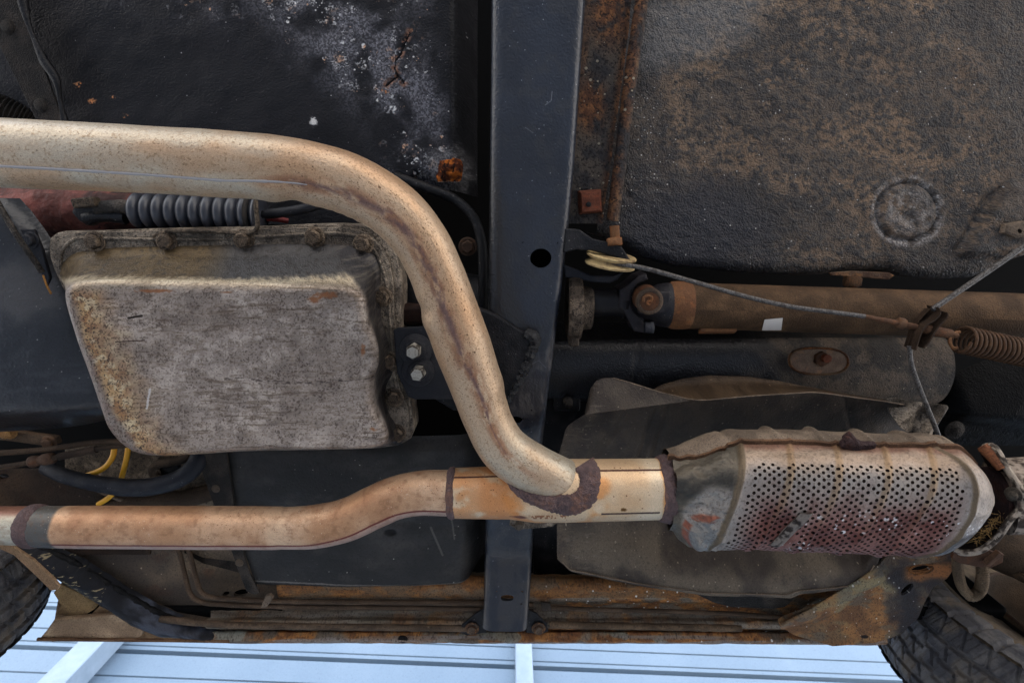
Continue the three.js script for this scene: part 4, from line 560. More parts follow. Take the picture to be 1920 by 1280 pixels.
  put(part(gc, 'bolt', bg, tinted(M.brown, 0x8a8078)), A(877, 462, 0.97));

  // clutch housing at the left
  const bh = planar(0.84, [-80, 380, 230, 850], 512, 768, (u, v, o) => { const n = fbm(u / 26, v / 26, 5), f = fbm(u / 4, v / 4, 3), l = fbm(u / 90, v / 70 + 4, 3); o.c = mix([17, 18, 22], [28, 29, 33], n); const g = 1 - ss(30, 95, Math.hypot((u - 20) * 0.8, v - 545) + 50 * (n - 0.5)); o.c = mix(o.c, [74, 70, 67], g * 0.8); o.c = mix(o.c, [70, 70, 72], ss(0.55, 0.8, fbm(u / 50, v / 16, 4)) * ss(640, 720, v) * 0.4); if (dots(u / 7, v / 7, 0.05, 0.05, 0.25) > 0.4) o.c = [128, 122, 116]; o.r = 0.27 + 0.2 * n; o.h = 0.5 * f + 0.5 * n; }, 0.0014, { specularIntensity: 1 });
  const bell = thing('clutch_housing', 'smooth dark blue black flywheel cover left of the pan', 'cover');
  part(bell, 'cover', flatUV(grid(50, 60, (s, q) => { const v = lerp(370, 832, q), u = lerp(-120, lin([[370, -20], [395, 4], [480, 62], [560, 100], [640, 128], [740, 190], [800, 206], [832, 110]], v), s), p = A(u, v, 0.84); p.y += 0.06 * (1 - Math.sqrt(1 - Math.min(0.98, s * s))) + 0.05 * ss(0.82, 1, q) ** 2 - 0.014 * Math.sin(q * 9) * (1 - s) * 0.3 + 0.006 * (fbm(u / 60, v / 60, 3) - 0.5); return p; }), bh), bh);
  part(bell, 'lip', boxUV(sweep([A(-10, 372, 0.84), A(4, 396, 0.84), A(30, 440, 0.843), A(60, 484, 0.85), A(78, 510, 0.86)], 0.0042, { n: 40, seg: 10 })), tinted(M.oily, 0x8e9096));
  part(bell, 'lug', plate([[28, 430], [62, 430], [78, 470], [92, 520], [86, 545], [70, 520], [44, 478]], 0.868, 0.006, { bevel: 0.0012 }), tinted(M.satin, 0xc8c4c4));
  put(part(bell, 'bolt', hexHead(0.0095, 0.009, 0.0125), tinted(M.satin, 0xe0dcd8)), A(57, 450, 0.868));
  const clip = solo('wire_clip', 'thin brass coloured wire end beside the left corner of the pan', 'wire', tube([A(80, 516, 0.85), A(87, 535, 0.845), A(95, 551, 0.845)], 0.0014, { n: 12, seg: 6 }), tinted(M.clay, 0xffd890));
  const led = thing('bracket_bar', 'dirty brown bracket bar with two bolts at the left edge below the flywheel cover', 'bracket');
  part(led, 'bar', plate([[-40, 800], [20, 808], [60, 814], [104, 820], [108, 832], [90, 838], [20, 828], [-40, 822]], 0.92, 0.012, { bevel: 0.003 }), tinted(M.dust, 0xd8c8b8));
  put(part(led, 'bolt', hexHead(0.009, 0.008, 0.013), tinted(M.brown, 0xe0d0c0)), A(92, 829, 0.918));
  put(part(led, 'nut', jitter(hexHead(0.013, 0.014, 0.016), 0.006, 60), tinted(M.clay, 0xffe0b0), 'bright nut lump'), A(14, 806, 0.915));

  // red engine part, linkage and rubber boot above the pan
  const red = tile(0.3, 512, (x, y, o) => { const n = fbm(x * 30, y * 30, 5), f = fbm(x * 220, y * 220, 3); o.c = mix([112, 66, 58], [74, 42, 36], ss(0.35, 0.65, n)); o.c = mix(o.c, [40, 26, 24], ss(0.55, 0.7, fbm(x * 18 + 3, y * 40, 4)) * 0.8); o.r = 0.6; o.h = f; }, 0.0015);
  solo('red_casing', 'grimy red painted casing above the left corner of the pan', 'casing', boxUV(grid(50, 24, (s, q) => { const u = lerp(-60, 275, s), v = lerp(330, 455, q), p = A(u, v, 0.93); p.y += 0.05 * (2 * q - 1) ** 2 + 0.05 * s * s - 0.008 * fbm(u / 30, v / 30, 3); return p; })), red);
  const lk = thing('linkage_lever', 'greasy forked lever and clevis on the shift linkage left of the rubber boot', 'linkage');
  const lm = tinted(M.black, 0xffffff);
  part(lk, 'fork', jitter(plate([[138, 388], [150, 376], [172, 376], [196, 384], [240, 384], [246, 392], [214, 396], [182, 396], [178, 406], [184, 416], [166, 424], [148, 414], [134, 398]], 0.885, 0.016, { bevel: 0.003 }), 0.006, 40), lm);
  part(lk, 'clevis', jitter(rbox(0.035, 0.018, 0.014, 0.004, A(160, 380, 0.875)), 0.006, 70), tinted(M.oily, 0xa09890));
  part(lk, 'rod', boxUV(sweep([A(180, 390, 0.885), A(225, 387, 0.885), A(262, 391, 0.885)], q => 0.008 + 0.003 * fbm(q * 9, 2, 2), { n: 24, seg: 12 })), tinted(M.grime, 0xffffff));
  part(lk, 'arm', boxUV(sweep([A(160, 410, 0.89), A(190, 404, 0.89), A(236, 408, 0.89)], 0.010, { n: 20, seg: 10 })), lm);
  const bt = thing('rubber_boot', 'ribbed black rubber boot of the linkage under the tan pipe', 'boot');
  const b0 = A(246, 394, 0.89), b1 = A(492, 402, 0.89), dir = b1.clone().sub(b0), bl = dir.length(), prof = [[0.006, 0], [0.017, 0.001]];
  for (let i = 0; i <= 180; i++) { const q = i / 180, ph = q * 10.5; prof.push([(lerp(0.015, 0.018, q)) + 0.0115 * Math.sqrt(Math.abs(Math.sin(ph * Math.PI))), 0.003 + q * (bl - 0.006)]); } prof.push([0.006, bl]);
  part(bt, 'bellows', lathe(prof, dir, b0, 36), M.rubber);
  part(bt, 'clamp', lathe([[0.028, 0], [0.029, 0.001], [0.029, 0.007], [0.028, 0.008]], dir, A(468, 402, 0.89), 36), tinted(M.grime, 0xffffff));
  const rm = tinted(M.oily, 0xb8b2ac);
  solo('bent_rod', 'thin bent steel rod hooking round the right end of the rubber boot', 'rod', boxUV(sweep([A(479, 372, 0.852), A(480, 395, 0.852), A(482, 425, 0.852), A(476, 434, 0.852), A(462, 437, 0.852), A(400, 434, 0.852), A(310, 432, 0.852)], 0.0032, { n: 100, seg: 10 })), rm);
  solo('grey_hose', 'slim dark grey hose running right from the rubber boot', 'hose', tube([A(490, 402, 0.9), A(530, 398, 0.9), A(570, 391, 0.9), A(612, 380, 0.91), A(680, 372, 0.93)], 0.0075, { n: 40, seg: 14 }), tinted(M.satin, 0xd0d0d0));
  solo('red_wire', 'short red wire under the grey hose', 'wire', tube([A(490, 412, 0.91), A(510, 410, 0.91), A(540, 414, 0.92)], 0.004, { n: 16, seg: 8 }), new THREE.MeshStandardMaterial({ color: 0x6a1a18, roughness: 0.6 }));

  // mounting plate with two big washered bolts
  const mb = thing('mounting_plate', 'dark grey mounting plate with two bolts between pan and tan pipe', 'plate');
  part(mb, 'plate', plate([[737, 619], [745, 615], [800, 612], [900, 606], [912, 740], [860, 748], [778, 749], [764, 744], [744, 700]], 0.845, 0.008, { bevel: 0.0015 }), tinted(M.satin, 0xd6d2d0));
  for (const [u, v] of [[776, 650], [784, 691]]) { const b = put(part(mb, 'bolt', hexHead(0.0112, 0.024), M.alu), A(u + 2, v + 4, 0.842)); b.rotation.y = u; const w = part(b, 'washer', lathe([[0.006, -0.0075], [0.0135, -0.0075], [0.0145, -0.006], [0.0155, -0.003], [0.0235, -0.0025], [0.0245, -0.001], [0.0245, 0.001]], V3(0, 1, 0), V3(-0.001, 0.002, 0.002), 32), tinted(M.satin, 0xfffcfa)); }
  solo('thick_hose', 'glossy black hose curving in the gap between the tan pipe and the crossmember', 'hose', tube([A(740, 330, 1.03), A(800, 352, 1.03), A(850, 372, 1.03), A(886, 405, 1.02), A(902, 450, 1.01), A(906, 520, 1.0), A(904, 600, 1.0)], 0.0085, { n: 80, seg: 14 }), tinted(M.black, 0xffffff));
  const jn = thing('hose_fitting', 'dark fitting with brass end in the gap beside the mounting plate', 'fitting');
  part(jn, 'body', boxUV(sweep([A(740, 500, 0.93), A(760, 505, 0.93), A(770, 520, 0.93)], 0.012, { n: 12, seg: 12 })), lm);
  part(jn, 'end', boxUV(sweep([A(757, 492, 0.918), A(759, 524, 0.918)], 0.0035, { n: 6, seg: 8 })), tinted(M.clay, 0xd0a060));
}
// ---------------------------------------------------------------- drive shaft, brake cable, tunnel and heat shield
{
  const HD = 0.93, c = (u, v, h = HD) => A(u, v, h), X = V3(1, 0, 0);
  const sh = thing('drive_shaft', 'brown dusty drive shaft with universal joint at its left end', 'drive shaft');
  const a0 = c(1290, 573), a1 = c(2000, 596), ax = a1.clone().sub(a0), al = ax.length();
  part(sh, 'tube', lenUV(sweep([a0, a1], t => 0.0372 * (1 + 0.012 * t), { n: 40, seg: 48, straight: true }), al, 0.234), tinted(M.dust, 0xbca68c, {}));
  part(sh, 'weld_ring', boxUV(lathe([[0.036, -0.032], [0.0385, -0.026], [0.0392, -0.018], [0.0385, -0.006], [0.0375, 0.001], [0.036, 0.004]], ax, a0, 48)), tinted(M.brown, 0xecc8a4));
  part(sh, 'yoke', boxUV(lathe([[0.02, -0.086], [0.024, -0.075], [0.028, -0.06], [0.0335, -0.05], [0.0355, -0.04], [0.0362, -0.031], [0.03, -0.028]], ax, a0, 40)), tinted(M.satin, 0xe8dcd4));
  part(sh, 'yoke_arm', rbox(0.05, 0.012, 0.036, 0.004, c(1226, 566, HD - 0.028)), tinted(M.satin, 0xe8dcd4));
  const cap = part(sh, 'bearing_cap', boxUV(lathe([[0, -0.014], [0.0135, -0.014], [0.0145, -0.0125], [0.0165, -0.0125], [0.0205, -0.011], [0.0208, 0.02]], V3(0, 1, 0.06), c(1215, 562, 0.893), 40)), tinted(M.brown, 0xb89880), 'rusted round bearing cap');
  part(cap, 'ring', boxUV(lathe([[0.0145, -0.0128], [0.0165, -0.0145], [0.0205, -0.0135], [0.0212, -0.010], [0.0208, -0.006]], V3(0, 1, 0.06), c(1215, 562, 0.893), 40)), tinted(M.dust, 0xc0b8b4));
  part(cap, 'snap_ring', boxUV(sweep([[-9, 4], [-8, -5], [0, -9], [8, -5], [6, 3], [0, 3], [-1, 8], [4, 11]].map(([a, b]) => A(1215 + a * 0.9, 562 + b * 0.9, 0.8785)), 0.0022, { n: 60, seg: 8 })), tinted(M.brown, 0xecc8a4));
  part(sh, 'flange_yoke', plate([[1212, 512], [1196, 518], [1180, 532], [1162, 544], [1160, 576], [1170, 584], [1180, 604], [1190, 622], [1224, 626], [1226, 608], [1208, 604], [1194, 592], [1183, 570], [1184, 548], [1196, 532], [1216, 524]], 0.905, 0.05, { bevel: 0.003 }), tinted(M.satin, 0xc8b8b4));
  part(sh, 'cross_trunnion', boxUV(sweep([c(1186, 540), c(1196, 600)], 0.014, { n: 4, seg: 16, straight: true })), tinted(M.black, 0xffffff));
  const yb = part(sh, 'clamp_bolt', boxUV(lathe([[0, -0.004], [0.0085, -0.004], [0.0085, 0.003], [0.0095, 0.004], [0.0095, 0.009], [0, 0.0095]], X, c(1214, 614, 0.89), 12)), tinted(M.satin, 0xffffff));
  part(sh, 'slip_sleeve', boxUV(lathe([[0.012, 0], [0.0225, 0], [0.0225, 0.05], [0.026, 0.052], [0.026, 0.06], [0.012, 0.062]], X, c(1104, 567), 40)), tinted(M.satin, 0x9c9490));
  part(sh, 'flange', jitter(mergeGeometries([lathe([[0.01, -0.018], [0.05, -0.018], [0.053, -0.014], [0.053, 0.0], [0.05, 0.004], [0.036, 0.006], [0.034, 0.02], [0.03, 0.023], [0.01, 0.023]], X, c(1084, 577), 60).toNonIndexed(), rbox(0.018, 0.03, 0.045, 0.006, c(1076, 622, 0.915)).toNonIndexed()].map(boxUV)), 0.003, 40), tinted(M.oily, 0xb0aaa6));
  // paper sticker and balance weight on the tube
  const onTube = (u, v) => { const d = A(u, v, 1).sub(EYE).normalize(), k = a0.clone().lerp(a1, 0.4), R = 0.0376, oy = EYE.y - k.y, oz = EYE.z - k.z, a = d.y * d.y + d.z * d.z, b = 2 * (oy * d.y + oz * d.z), q = oy * oy + oz * oz - R * R, D = b * b - 4 * a * q; return EYE.clone().addScaledVector(d, D > 0 ? (-b - Math.sqrt(D)) / (2 * a) : -b / (2 * a)); };
  part(sh, 'sticker', boxUV(sheet(6, 8, (s, t) => onTube(lerp(lerp(1434, 1429, t), lerp(1468, 1465, t), s), lerp(lerp(599, 596, s), 619, t)), V3(0, -0.0006, 0))), new THREE.MeshStandardMaterial({ color: 0xb8b2aa, roughness: 0.7, side: THREE.DoubleSide }), 'small pale sticker');
  part(sh, 'balance_weight', rbox(0.058, 0.006, 0.014, 0.001, a0.clone().lerp(a1, 0.075).add(V3(0, -0.0125, -0.0375)), new THREE.Euler(1.1, -0.03, 0)), tinted(M.brown, 0xecc8a4));

  // cable pulley on its bracket
  const pl = thing('cable_pulley', 'cream rimmed cable pulley on a dark bracket beside the crossmember', 'pulley');
  const cream = tile(0.2, 256, (x, y, o) => { const n = fbm(x * 90, y * 90, 4); o.c = mix([168, 146, 104], [112, 92, 66], ss(0.4, 0.7, n)); o.r = 0.55; o.h = n; }, 0.001);
  const up = V3(0, SN, CS), tw = V3(0, -CS, SN), pn = up.clone().multiplyScalar(0.975).addScaledVector(V3(1, 0, 0), 0.14).addScaledVector(tw, 0.34).normalize(), pc = A(1145, 488, 0.9), pr = rad(47, 488, 0.9);
  part(pl, 'sheave', boxUV(lathe([[0.008, 0.0075], [pr * 0.8, 0.0075], [pr * 0.97, 0.0088], [pr, 0.0075], [pr, 0.0055], [pr * 0.9, 0.0032], [pr * 0.7, 0], [pr * 0.9, -0.0032], [pr, -0.0055], [pr, -0.0075], [pr * 0.97, -0.0088], [pr * 0.8, -0.0075], [0.008, -0.0075]], pn, pc, 60)), cream);
  part(pl, 'bracket', plate([[1060, 428], [1066, 428], [1086, 430], [1112, 447], [1150, 456], [1166, 462], [1180, 484], [1193, 494], [1180, 494], [1160, 484], [1110, 470], [1080, 468], [1056, 474]], 0.887, 0.012, { bevel: 0.0025, bend: (x) => 0 }), tinted(M.black, 0xffffff));
  part(pl, 'bracket', plate([[1056, 496], [1070, 500], [1110, 516], [1150, 516], [1172, 508], [1158, 524], [1144, 531], [1110, 529], [1060, 520]], 0.915, 0.012, { bevel: 0.0025 }), tinted(M.satin, 0xc0c0c8));
  const nb = up.clone().addScaledVector(X, -0.08), bc = A(1152, 458, 0.89);
  part(pl, 'bolt', boxUV(lathe(Array.from({ length: 22 }, (_, i) => [0.0068 + (i & 1) * 0.0009, i * 0.001]).concat([[0, 0.022]]), nb, A(1154, 450, 0.89), 20)), tinted(M.brown, 0xecc8a4));
  part(pl, 'nut', boxUV(lathe([[0.005, -0.004], [0.0125, -0.004], [0.0125, 0.007], [0.005, 0.008]], nb, bc.clone().addScaledVector(nb, 0.002), 6)), tinted(M.brown, 0xecc8a4));
  // twisted steel cable, threaded rod, equalizer, thin cables, return spring
  const cab = [[1108, 478, 0.895], [1140, 490, 0.878], [1176, 497, 0.87], [1210, 503, 0.868], [1290, 525, 0.865], [1400, 556, 0.862], [1480, 574, 0.86], [1560, 585, 0.858], [1622, 593, 0.856]].map(q => A(...q));
  solo('brake_cable', 'twisted steel brake cable running from the pulley across the drive shaft', 'cable', tube(cab, 0.0036, { n: 700, seg: 24, wave: (t, a) => 0.86 + 0.16 * Math.abs(Math.sin(3 * (a + t * 260))) }), M.cable);
  const rdg = thing('threaded_rod', 'rusty threaded rod with a nut at the end of the twisted cable', 'rod');
  const r0 = A(1618, 592, 0.856), r1 = A(1796, 629, 0.85), rd = r1.clone().sub(r0);
  part(rdg, 'rod', boxUV(sweep([r0, r0.clone().lerp(r1, 0.3), r0.clone().lerp(r1, 0.62), r0.clone().lerp(r1, 0.66), r1], t => lin([[0, 0.0028], [0.35, 0.0045], [0.62, 0.0045], [0.66, 0.0072], [0.92, 0.0072], [0.95, 0.005], [1, 0.004]], t), { n: 160, seg: 14, wave: (t) => 1 + 0.05 * Math.sin(t * 420) })), tinted(M.brown, 0xc0a898));
  part(rdg, 'nut', boxUV(lathe([[0.004, -0.005], [0.0085, -0.005], [0.0085, 0.005], [0.004, 0.005]], rd, A(1690, 606, 0.854), 6)), tinted(M.brown, 0xd0bcac));
  const eq = thing('cable_equalizer', 'bent sheet metal equalizer clamping the thin cable over the drive shaft', 'bracket');
  const em = tinted(M.dust, 0x8a7c72);
  const rib = (P, w) => boxUV(sheet(30, 4, (s, t) => { const q = new THREE.CatmullRomCurve3(P.map(p => A(p[0], p[1], p[2]))).getPoint(s); q.y += (t - 0.5) * w; return q; }, V3(0.0016, 0, -0.0012)));
  part(eq, 'jaw', rib([[1749, 574, 0.85], [1752, 584, 0.85], [1742, 596, 0.85], [1726, 606, 0.85], [1716, 622, 0.85], [1710, 640, 0.85], [1706, 652, 0.85]], 0.026), em);
  part(eq, 'jaw', rib([[1766, 583, 0.85], [1765, 592, 0.85], [1752, 606, 0.85], [1742, 620, 0.85], [1733, 636, 0.85], [1722, 649, 0.85]], 0.024), em);
  part(eq, 'back', boxUV(sheet(16, 4, (s, t) => { const a = new THREE.CatmullRomCurve3([A(1747, 578, 0.85), A(1722, 606, 0.85), A(1704, 648, 0.85)]).getPoint(s), b = new THREE.CatmullRomCurve3([A(1736, 578, 0.866), A(1712, 604, 0.866), A(1700, 640, 0.866)]).getPoint(s); return a.lerp(b, t); }, V3(0, 0.0016, 0))), em);
  solo('thin_cable', 'thin grey brake cable rising to the right from the equalizer', 'cable', tube([A(1749, 580, 0.848), A(1800, 545, 0.848), A(1860, 504, 0.85), A(1920, 462, 0.85), A(1990, 412, 0.86)], 0.0040, { n: 60, seg: 10 }), M.cable, 'thin parking brake cables at the equalizer');
  solo('thin_cable', 'thin grey brake cable hanging from the equalizer down behind the converter', 'cable', tube([A(1706, 648, 0.85), A(1709, 680, 0.85), A(1722, 720, 0.85), A(1740, 765, 0.845), A(1756, 805, 0.845), A(1767, 835, 0.86)], 0.0036, { n: 60, seg: 10 }), M.cable, 'thin parking brake cables at the equalizer');
  const s0 = A(1802, 636, 0.85), s1 = A(1990, 676, 0.86), sd = s1.clone().sub(s0), sl = sd.length(), e1 = V3(0, -1, 0).addScaledVector(sd, sd.y / sl / sl).normalize(), e2 = V3().crossVectors(sd.clone().normalize(), e1), turns = 22, hp = [];
  for (let i = 0; i <= turns * 22; i++) { const t = i / (turns * 22), a = t * turns * 2 * Math.PI; hp.push(s0.clone().addScaledVector(sd, t).addScaledVector(e1, Math.cos(a) * 0.0195).addScaledVector(e2, Math.sin(a) * 0.0195)); }
  const spg = thing('return_spring', 'rusty brown coil spring at the right edge below the drive shaft', 'spring');
  part(spg, 'coil', boxUV(sweep(hp, 0.0023, { n: turns * 26, seg: 8 })), tinted(M.brown, 0xa89888));
  part(spg, 'hook', boxUV(sweep([A(1800, 622, 0.852), A(1785, 627, 0.848), A(1781, 640, 0.846), A(1788, 652, 0.846), A(1795, 652, 0.848)], 0.0025, { n: 30, seg: 8 })), tinted(M.brown, 0xecc8a4));

  // floor tunnel under the shaft, an oval cover plate on it
  const tnm = planar(1.0, [1030, 600, 1800, 780], 1536, 512, (u, v, o) => { const n = fbm(u / 30, v / 26, 5), f = fbm(u / 1.9, v / 1.9, 2); const br = ss(1340, 1560, u + 90 * (n - 0.5)); o.c = mix(mix([18, 18, 20], [30, 28, 30], n), mix([60, 54, 48], [98, 84, 70], ss(0.35, 0.65, n)), br); o.c = mix(o.c, [28, 26, 25], ss(0.5, 0.9, f) * 0.6); if (dots(u / 5, v / 5, 0.06, 0.06, 0.28) > 0.45) o.c = mix([90, 88, 88], [150, 140, 120], br); o.r = lerp(0.32, 0.75, br); o.h = 0.55 * f + 0.45 * n; }, 0.0018, { specularIntensity: 0.7 });
  const tn = thing('tunnel_panel', 'black to brown rounded tunnel panel below the drive shaft', 'tunnel panel');
  part(tn, 'panel', flatUV(grid(120, 40, (s, t) => { const u = lerp(1010, 1762, s), w = lin([[1010, 58], [1300, 62], [1770, 64]], u), a = lerp(-1.5, 1.5, t), ce = A(u, 694, 1.03), R = rad(w, 694, 1.03); const p = ce.clone().add(V3(0, -Math.cos(a) * R * 0.6, -Math.sin(a) * R)); p.x += u > 1600 ? -0.004 * ss(0.92, 1, s) * Math.sin(a) ** 2 : 0; p.y += 0.003 * (fbm(u / 30, t * 6, 3) - 0.5) + 0.005 * (1 - ss(0, 10, Math.abs(u - 1190 + 10 * t))); return p; }), tnm), tnm);
  part(tn, 'side_wall', flatUV(sheet(40, 8, (s, t) => { const p = A(lerp(1010, 1762, s), lerp(604, 646, t), lerp(1.14, 1.02, t)); return p; }), tnm), tinted(tnm, 0x909090)).material.userData.flat = tnm.userData.flat;
  const op = thing('cover_plate', 'oval rusty cover plate held by one bolt on the brown tunnel', 'plate');
  const oval = []; for (let i = 0; i < 40; i++) { const a = i / 40 * 2 * Math.PI, k = Math.cos(a), d = Math.sin(a); oval.push([1536 + Math.sign(k) * Math.pow(Math.abs(k), 0.75) * 57, 677 + Math.sign(d) * Math.pow(Math.abs(d), 0.85) * 26 + k * 1.5]); }
  part(op, 'plate', plate(oval, 0.966, 0.006, { bevel: 0.0018 }), tinted(M.brown, 0xffffff));
  part(op, 'rim', boxUV(sweep(oval.concat([oval[0]]).map(([u, v]) => A(1536 + (u - 1536) * 0.965, 677 + (v - 677) * 0.95, 0.9655)), t => 0.0022 * (0.7 + 0.6 * fbm(t * 20, 4, 3)), { n: 120, seg: 8 })), tinted(M.rust, 0xffe0c0));
  part(op, 'bolt', boxUV(lathe(Array.from({ length: 16 }, (_, i) => [0.0065 + (i & 1) * 0.0007, -i * 0.0012]).concat([[0, -0.018]]), V3(0, 1, 0), A(1542, 668, 0.966), 16)), tinted(M.brown, 0xd09078));
  part(op, 'nut', boxUV(lathe([[0.004, -0.0085], [0.0125, -0.0085], [0.0135, -0.006], [0.0135, 0]], V3(0, 1, 0), A(1539, 672, 0.966), 6)), tinted(M.brown, 0xa08878));

  // heat shield above the converter: trough shaped sheet, front flap, rear lip, crumpled end
  const hsm = planar(0.9, [1030, 690, 1790, 1150], 1152, 768, (u, v, o) => { const n = fbm(u / 30, v / 30, 5), f = fbm(u / 1.9, v / 1.9, 2), l = fbm(u / 110, v / 80, 3); o.c = mix([62, 55, 49], [80, 71, 62], ss(0.3, 0.7, n)); const dk = v < 880 ? 1 : 0; o.c = mix(o.c, [112, 100, 84], ss(0.5, 0.7, l + 0.1 * n) * ss(980, 1050, v) * 0.7); o.c = mix(o.c, [44, 40, 37], ss(0.5, 0.95, f) * 0.4); const k = Math.max(dots(u / 6, v / 6, 0.08, 0.06, 0.26), dots(u / 11 + 3, v / 11, 0.10, 0.05, 0.2)); o.c = mix(o.c, [150, 136, 116], k * 0.8); o.c = mix(o.c, [120, 110, 97], ss(0.6, 0.8, fbm(u / 16, v / 4, 4)) * 0.4 * (1 - ss(1120, 1200, u))); if (segd(u, v, [[1062, 984], [1066, 1010]]) < 1) o.c = [150, 140, 124]; o.r = 0.45 + 0.2 * n; o.m = 0.3; o.h = 0.5 * f + 0.5 * n; }, 0.0014);
  const hs = thing('heat_shield', 'dusty grey brown sheet heat shield wrapped around the converter', 'heat shield');
  const eT = u => lin([[1044, 858], [1062, 800], [1097, 777], [1250, 757], [1305, 752], [1400, 743], [1530, 735], [1690, 757], [1700, 760]], u), eB = u => lin([[1044, 1040], [1068, 1067], [1200, 1095], [1330, 1112], [1480, 1115], [1497, 1108], [1615, 1097], [1640, 1060], [1700, 900]], u);
  part(hs, 'trough', flatUV(sheet(120, 60, (s, t) => { const u = lerp(1044, 1700, s), v = lerp(eT(u), eB(u), t), hT = lin([[1044, 0.93], [1100, 0.90], [1300, 0.872], [1700, 0.872]], u), h = lerp(hT, lin([[1044, 0.935], [1200, 0.915], [1700, 0.915]], u), t) + 0.1 * Math.sin(Math.PI * clamp(t * 1.05)) ** 1.3 * lin([[1044, 0.15], [1250, 0.9], [1700, 1]], u), p = A(u, v, h); p.y += 0.004 * (1 - ss(2, 8, Math.min(segd(u, v, [[1182, 772], [1100, 872]]), segd(u, v, [[1232, 766], [1196, 870]]), segd(u, v, [[1255, 764], [1222, 870]]), segd(u, v, [[1588, 740], [1606, 840]])))) + 0.009 * (fbm(u / 70, v / 60, 3) - 0.5) - 0.007 * ss(0.94, 1, t) - 0.006 * (1 - ss(0, 0.03, s)); return p; }, V3(0, 0.0012, 0)), hsm), hsm);
  part(hs, 'edge', boxUV(sweep(Array.from({ length: 26 }, (_, i) => { const u = lerp(1045, 1640, i / 25); return A(u, eB(u), lin([[1044, 0.935], [1200, 0.915], [1700, 0.915]], u) - 0.008 + 0.009 * (fbm(u / 70, eB(u) / 60, 3) - 0.5)); }), 0.0013, { n: 120, seg: 6 })), tinted(M.dust, 0xffffff));  // thin pale tube added to imitate light catching the lower edge
  part(hs, 'flap', flatUV(sheet(40, 14, (s, t) => { const u = lerp(1097, 1318, s), v1 = lin([[1097, 777], [1250, 757], [1318, 749]], u), v0 = lin([[1097, 772], [1102, 748], [1108, 728], [1118, 714], [1132, 709], [1150, 709], [1180, 717], [1240, 736], [1300, 750], [1318, 748]], u); const p = A(u, lerp(v1, v0, t), 0.872 + 0.02 * (1 - s) * t); return p; }), hsm), tinted(hsm, 0xffffff), 'flat grey flap at the front edge').material.userData.flat = hsm.userData.flat;
  part(hs, 'folded_lip', flatUV(sheet(70, 10, (s, t) => { const u = lerp(1222, 1700, s), v0 = eT(u) - 1, v1 = Math.min(v0, lin([[1222, 732], [1240, 722], [1280, 710], [1330, 704], [1400, 706], [1460, 714], [1560, 734], [1700, 756]], u)); return A(u, lerp(v0, v1, t), 0.874 + 0.06 * t * (2 - t)); }, V3(0, 0.0012, 0)), hsm), tinted(hsm, 0xffe8cc), 'brown back of the folded edge').material.userData.flat = hsm.userData.flat;
  part(hs, 'edge', boxUV(sweep(Array.from({ length: 20 }, (_, i) => { const u = lerp(1150, 1695, i / 19); return A(u, u < 1312 ? lin([[1150, 709], [1180, 717], [1240, 736], [1300, 750], [1312, 750]], u) : eT(u), 0.8715); }), 0.0012, { n: 90, seg: 6 })), M.dust);  // pale tube added as the highlight along the upper edge
  part(hs, 'crumpled_end', boxUV(sheet(40, 40, (s, t) => { const u0 = lin([[0, 1672], [0.5, 1680], [1, 1688]], t), u1 = lin([[0, 1770], [0.1, 1773], [0.6, 1758], [1, 1736]], t), v0 = lin([[0, 752], [0.15, 748], [0.4, 754], [1, 757]], s), v1 = lin([[0, 800], [0.5, 818], [1, 826]], s), u = lerp(u0, u1, s), v = lerp(v0, v1, t), p = A(u, v, 0.868); p.y += 0.06 * Math.abs(fbm(u / 44 + v / 90, v / 60, 2) - 0.5) + 0.004 * Math.abs(fbm(u / 17, v / 20, 2) - 0.5) - 0.01 * ss(0.6, 1, s); return p; }, V3(0, 0.0012, 0))), tinted(M.oily, 0xffffff), 'crumpled rear corner');
  part(hs, 'tab', plate([[1276, 1100], [1298, 1110], [1340, 1130], [1372, 1138], [1450, 1141], [1472, 1138], [1486, 1126], [1498, 1108], [1480, 1096]], 0.945, 0.0015, { bevel: 0.0004 }), tinted(M.grime, 0xf0f0ec));
  const cb = thing('square_boss', 'dark square boss with a stud in the black recess left of the heat shield', 'boss');
  part(cb, 'base', rbox(0.05, 0.02, 0.045, 0.004, A(1062, 746, 1.02)), M.black);
  part(cb, 'stud', boxUV(lathe([[0, -0.02], [0.008, -0.02], [0.009, 0]], V3(0, 1, 0.1), A(1064, 750, 1.01), 14)), M.grime);
  solo('floor_recess', 'black inner floor panel in the deep recess right of the crossmember', 'panel', plate([[1000, 640], [1120, 700], [1120, 1080], [1000, 1086]], 1.06, 0.01), M.black);

  // rear suspension, dark, at the right edge
  const ra = thing('suspension_arm', 'large matt black suspension arm at the right edge below the coil spring', 'suspension arm');
  part(ra, 'arm', boxUV(grid(40, 30, (s, t) => { const u = lerp(1765, 2010, s), v = lerp(lin([[1765, 760], [1800, 720], [1850, 700], [2010, 640]], u), 862, t), p = A(u, v, 1.0); p.y += 0.06 * (1 - Math.sin(Math.PI * clamp(0.08 + 0.8 * t))) + 0.03 * (1 - ss(0, 0.25, s)) + 0.03 * ss(0.5, 0.75, t - (s - 0.5) * 0.4); return p; })), tinted(M.black, 0x505052, { specularIntensity: 0.12 }));
  const ab = part(ra, 'bolt', boxUV(lathe([[0, -0.01], [0.009, -0.01], [0.009, -0.002], [0.017, -0.002], [0.017, 0.001]], V3(0, 1, 0.1), A(1790, 806, 0.965), 24)), tinted(M.grime, 0xc0b8b0));
}
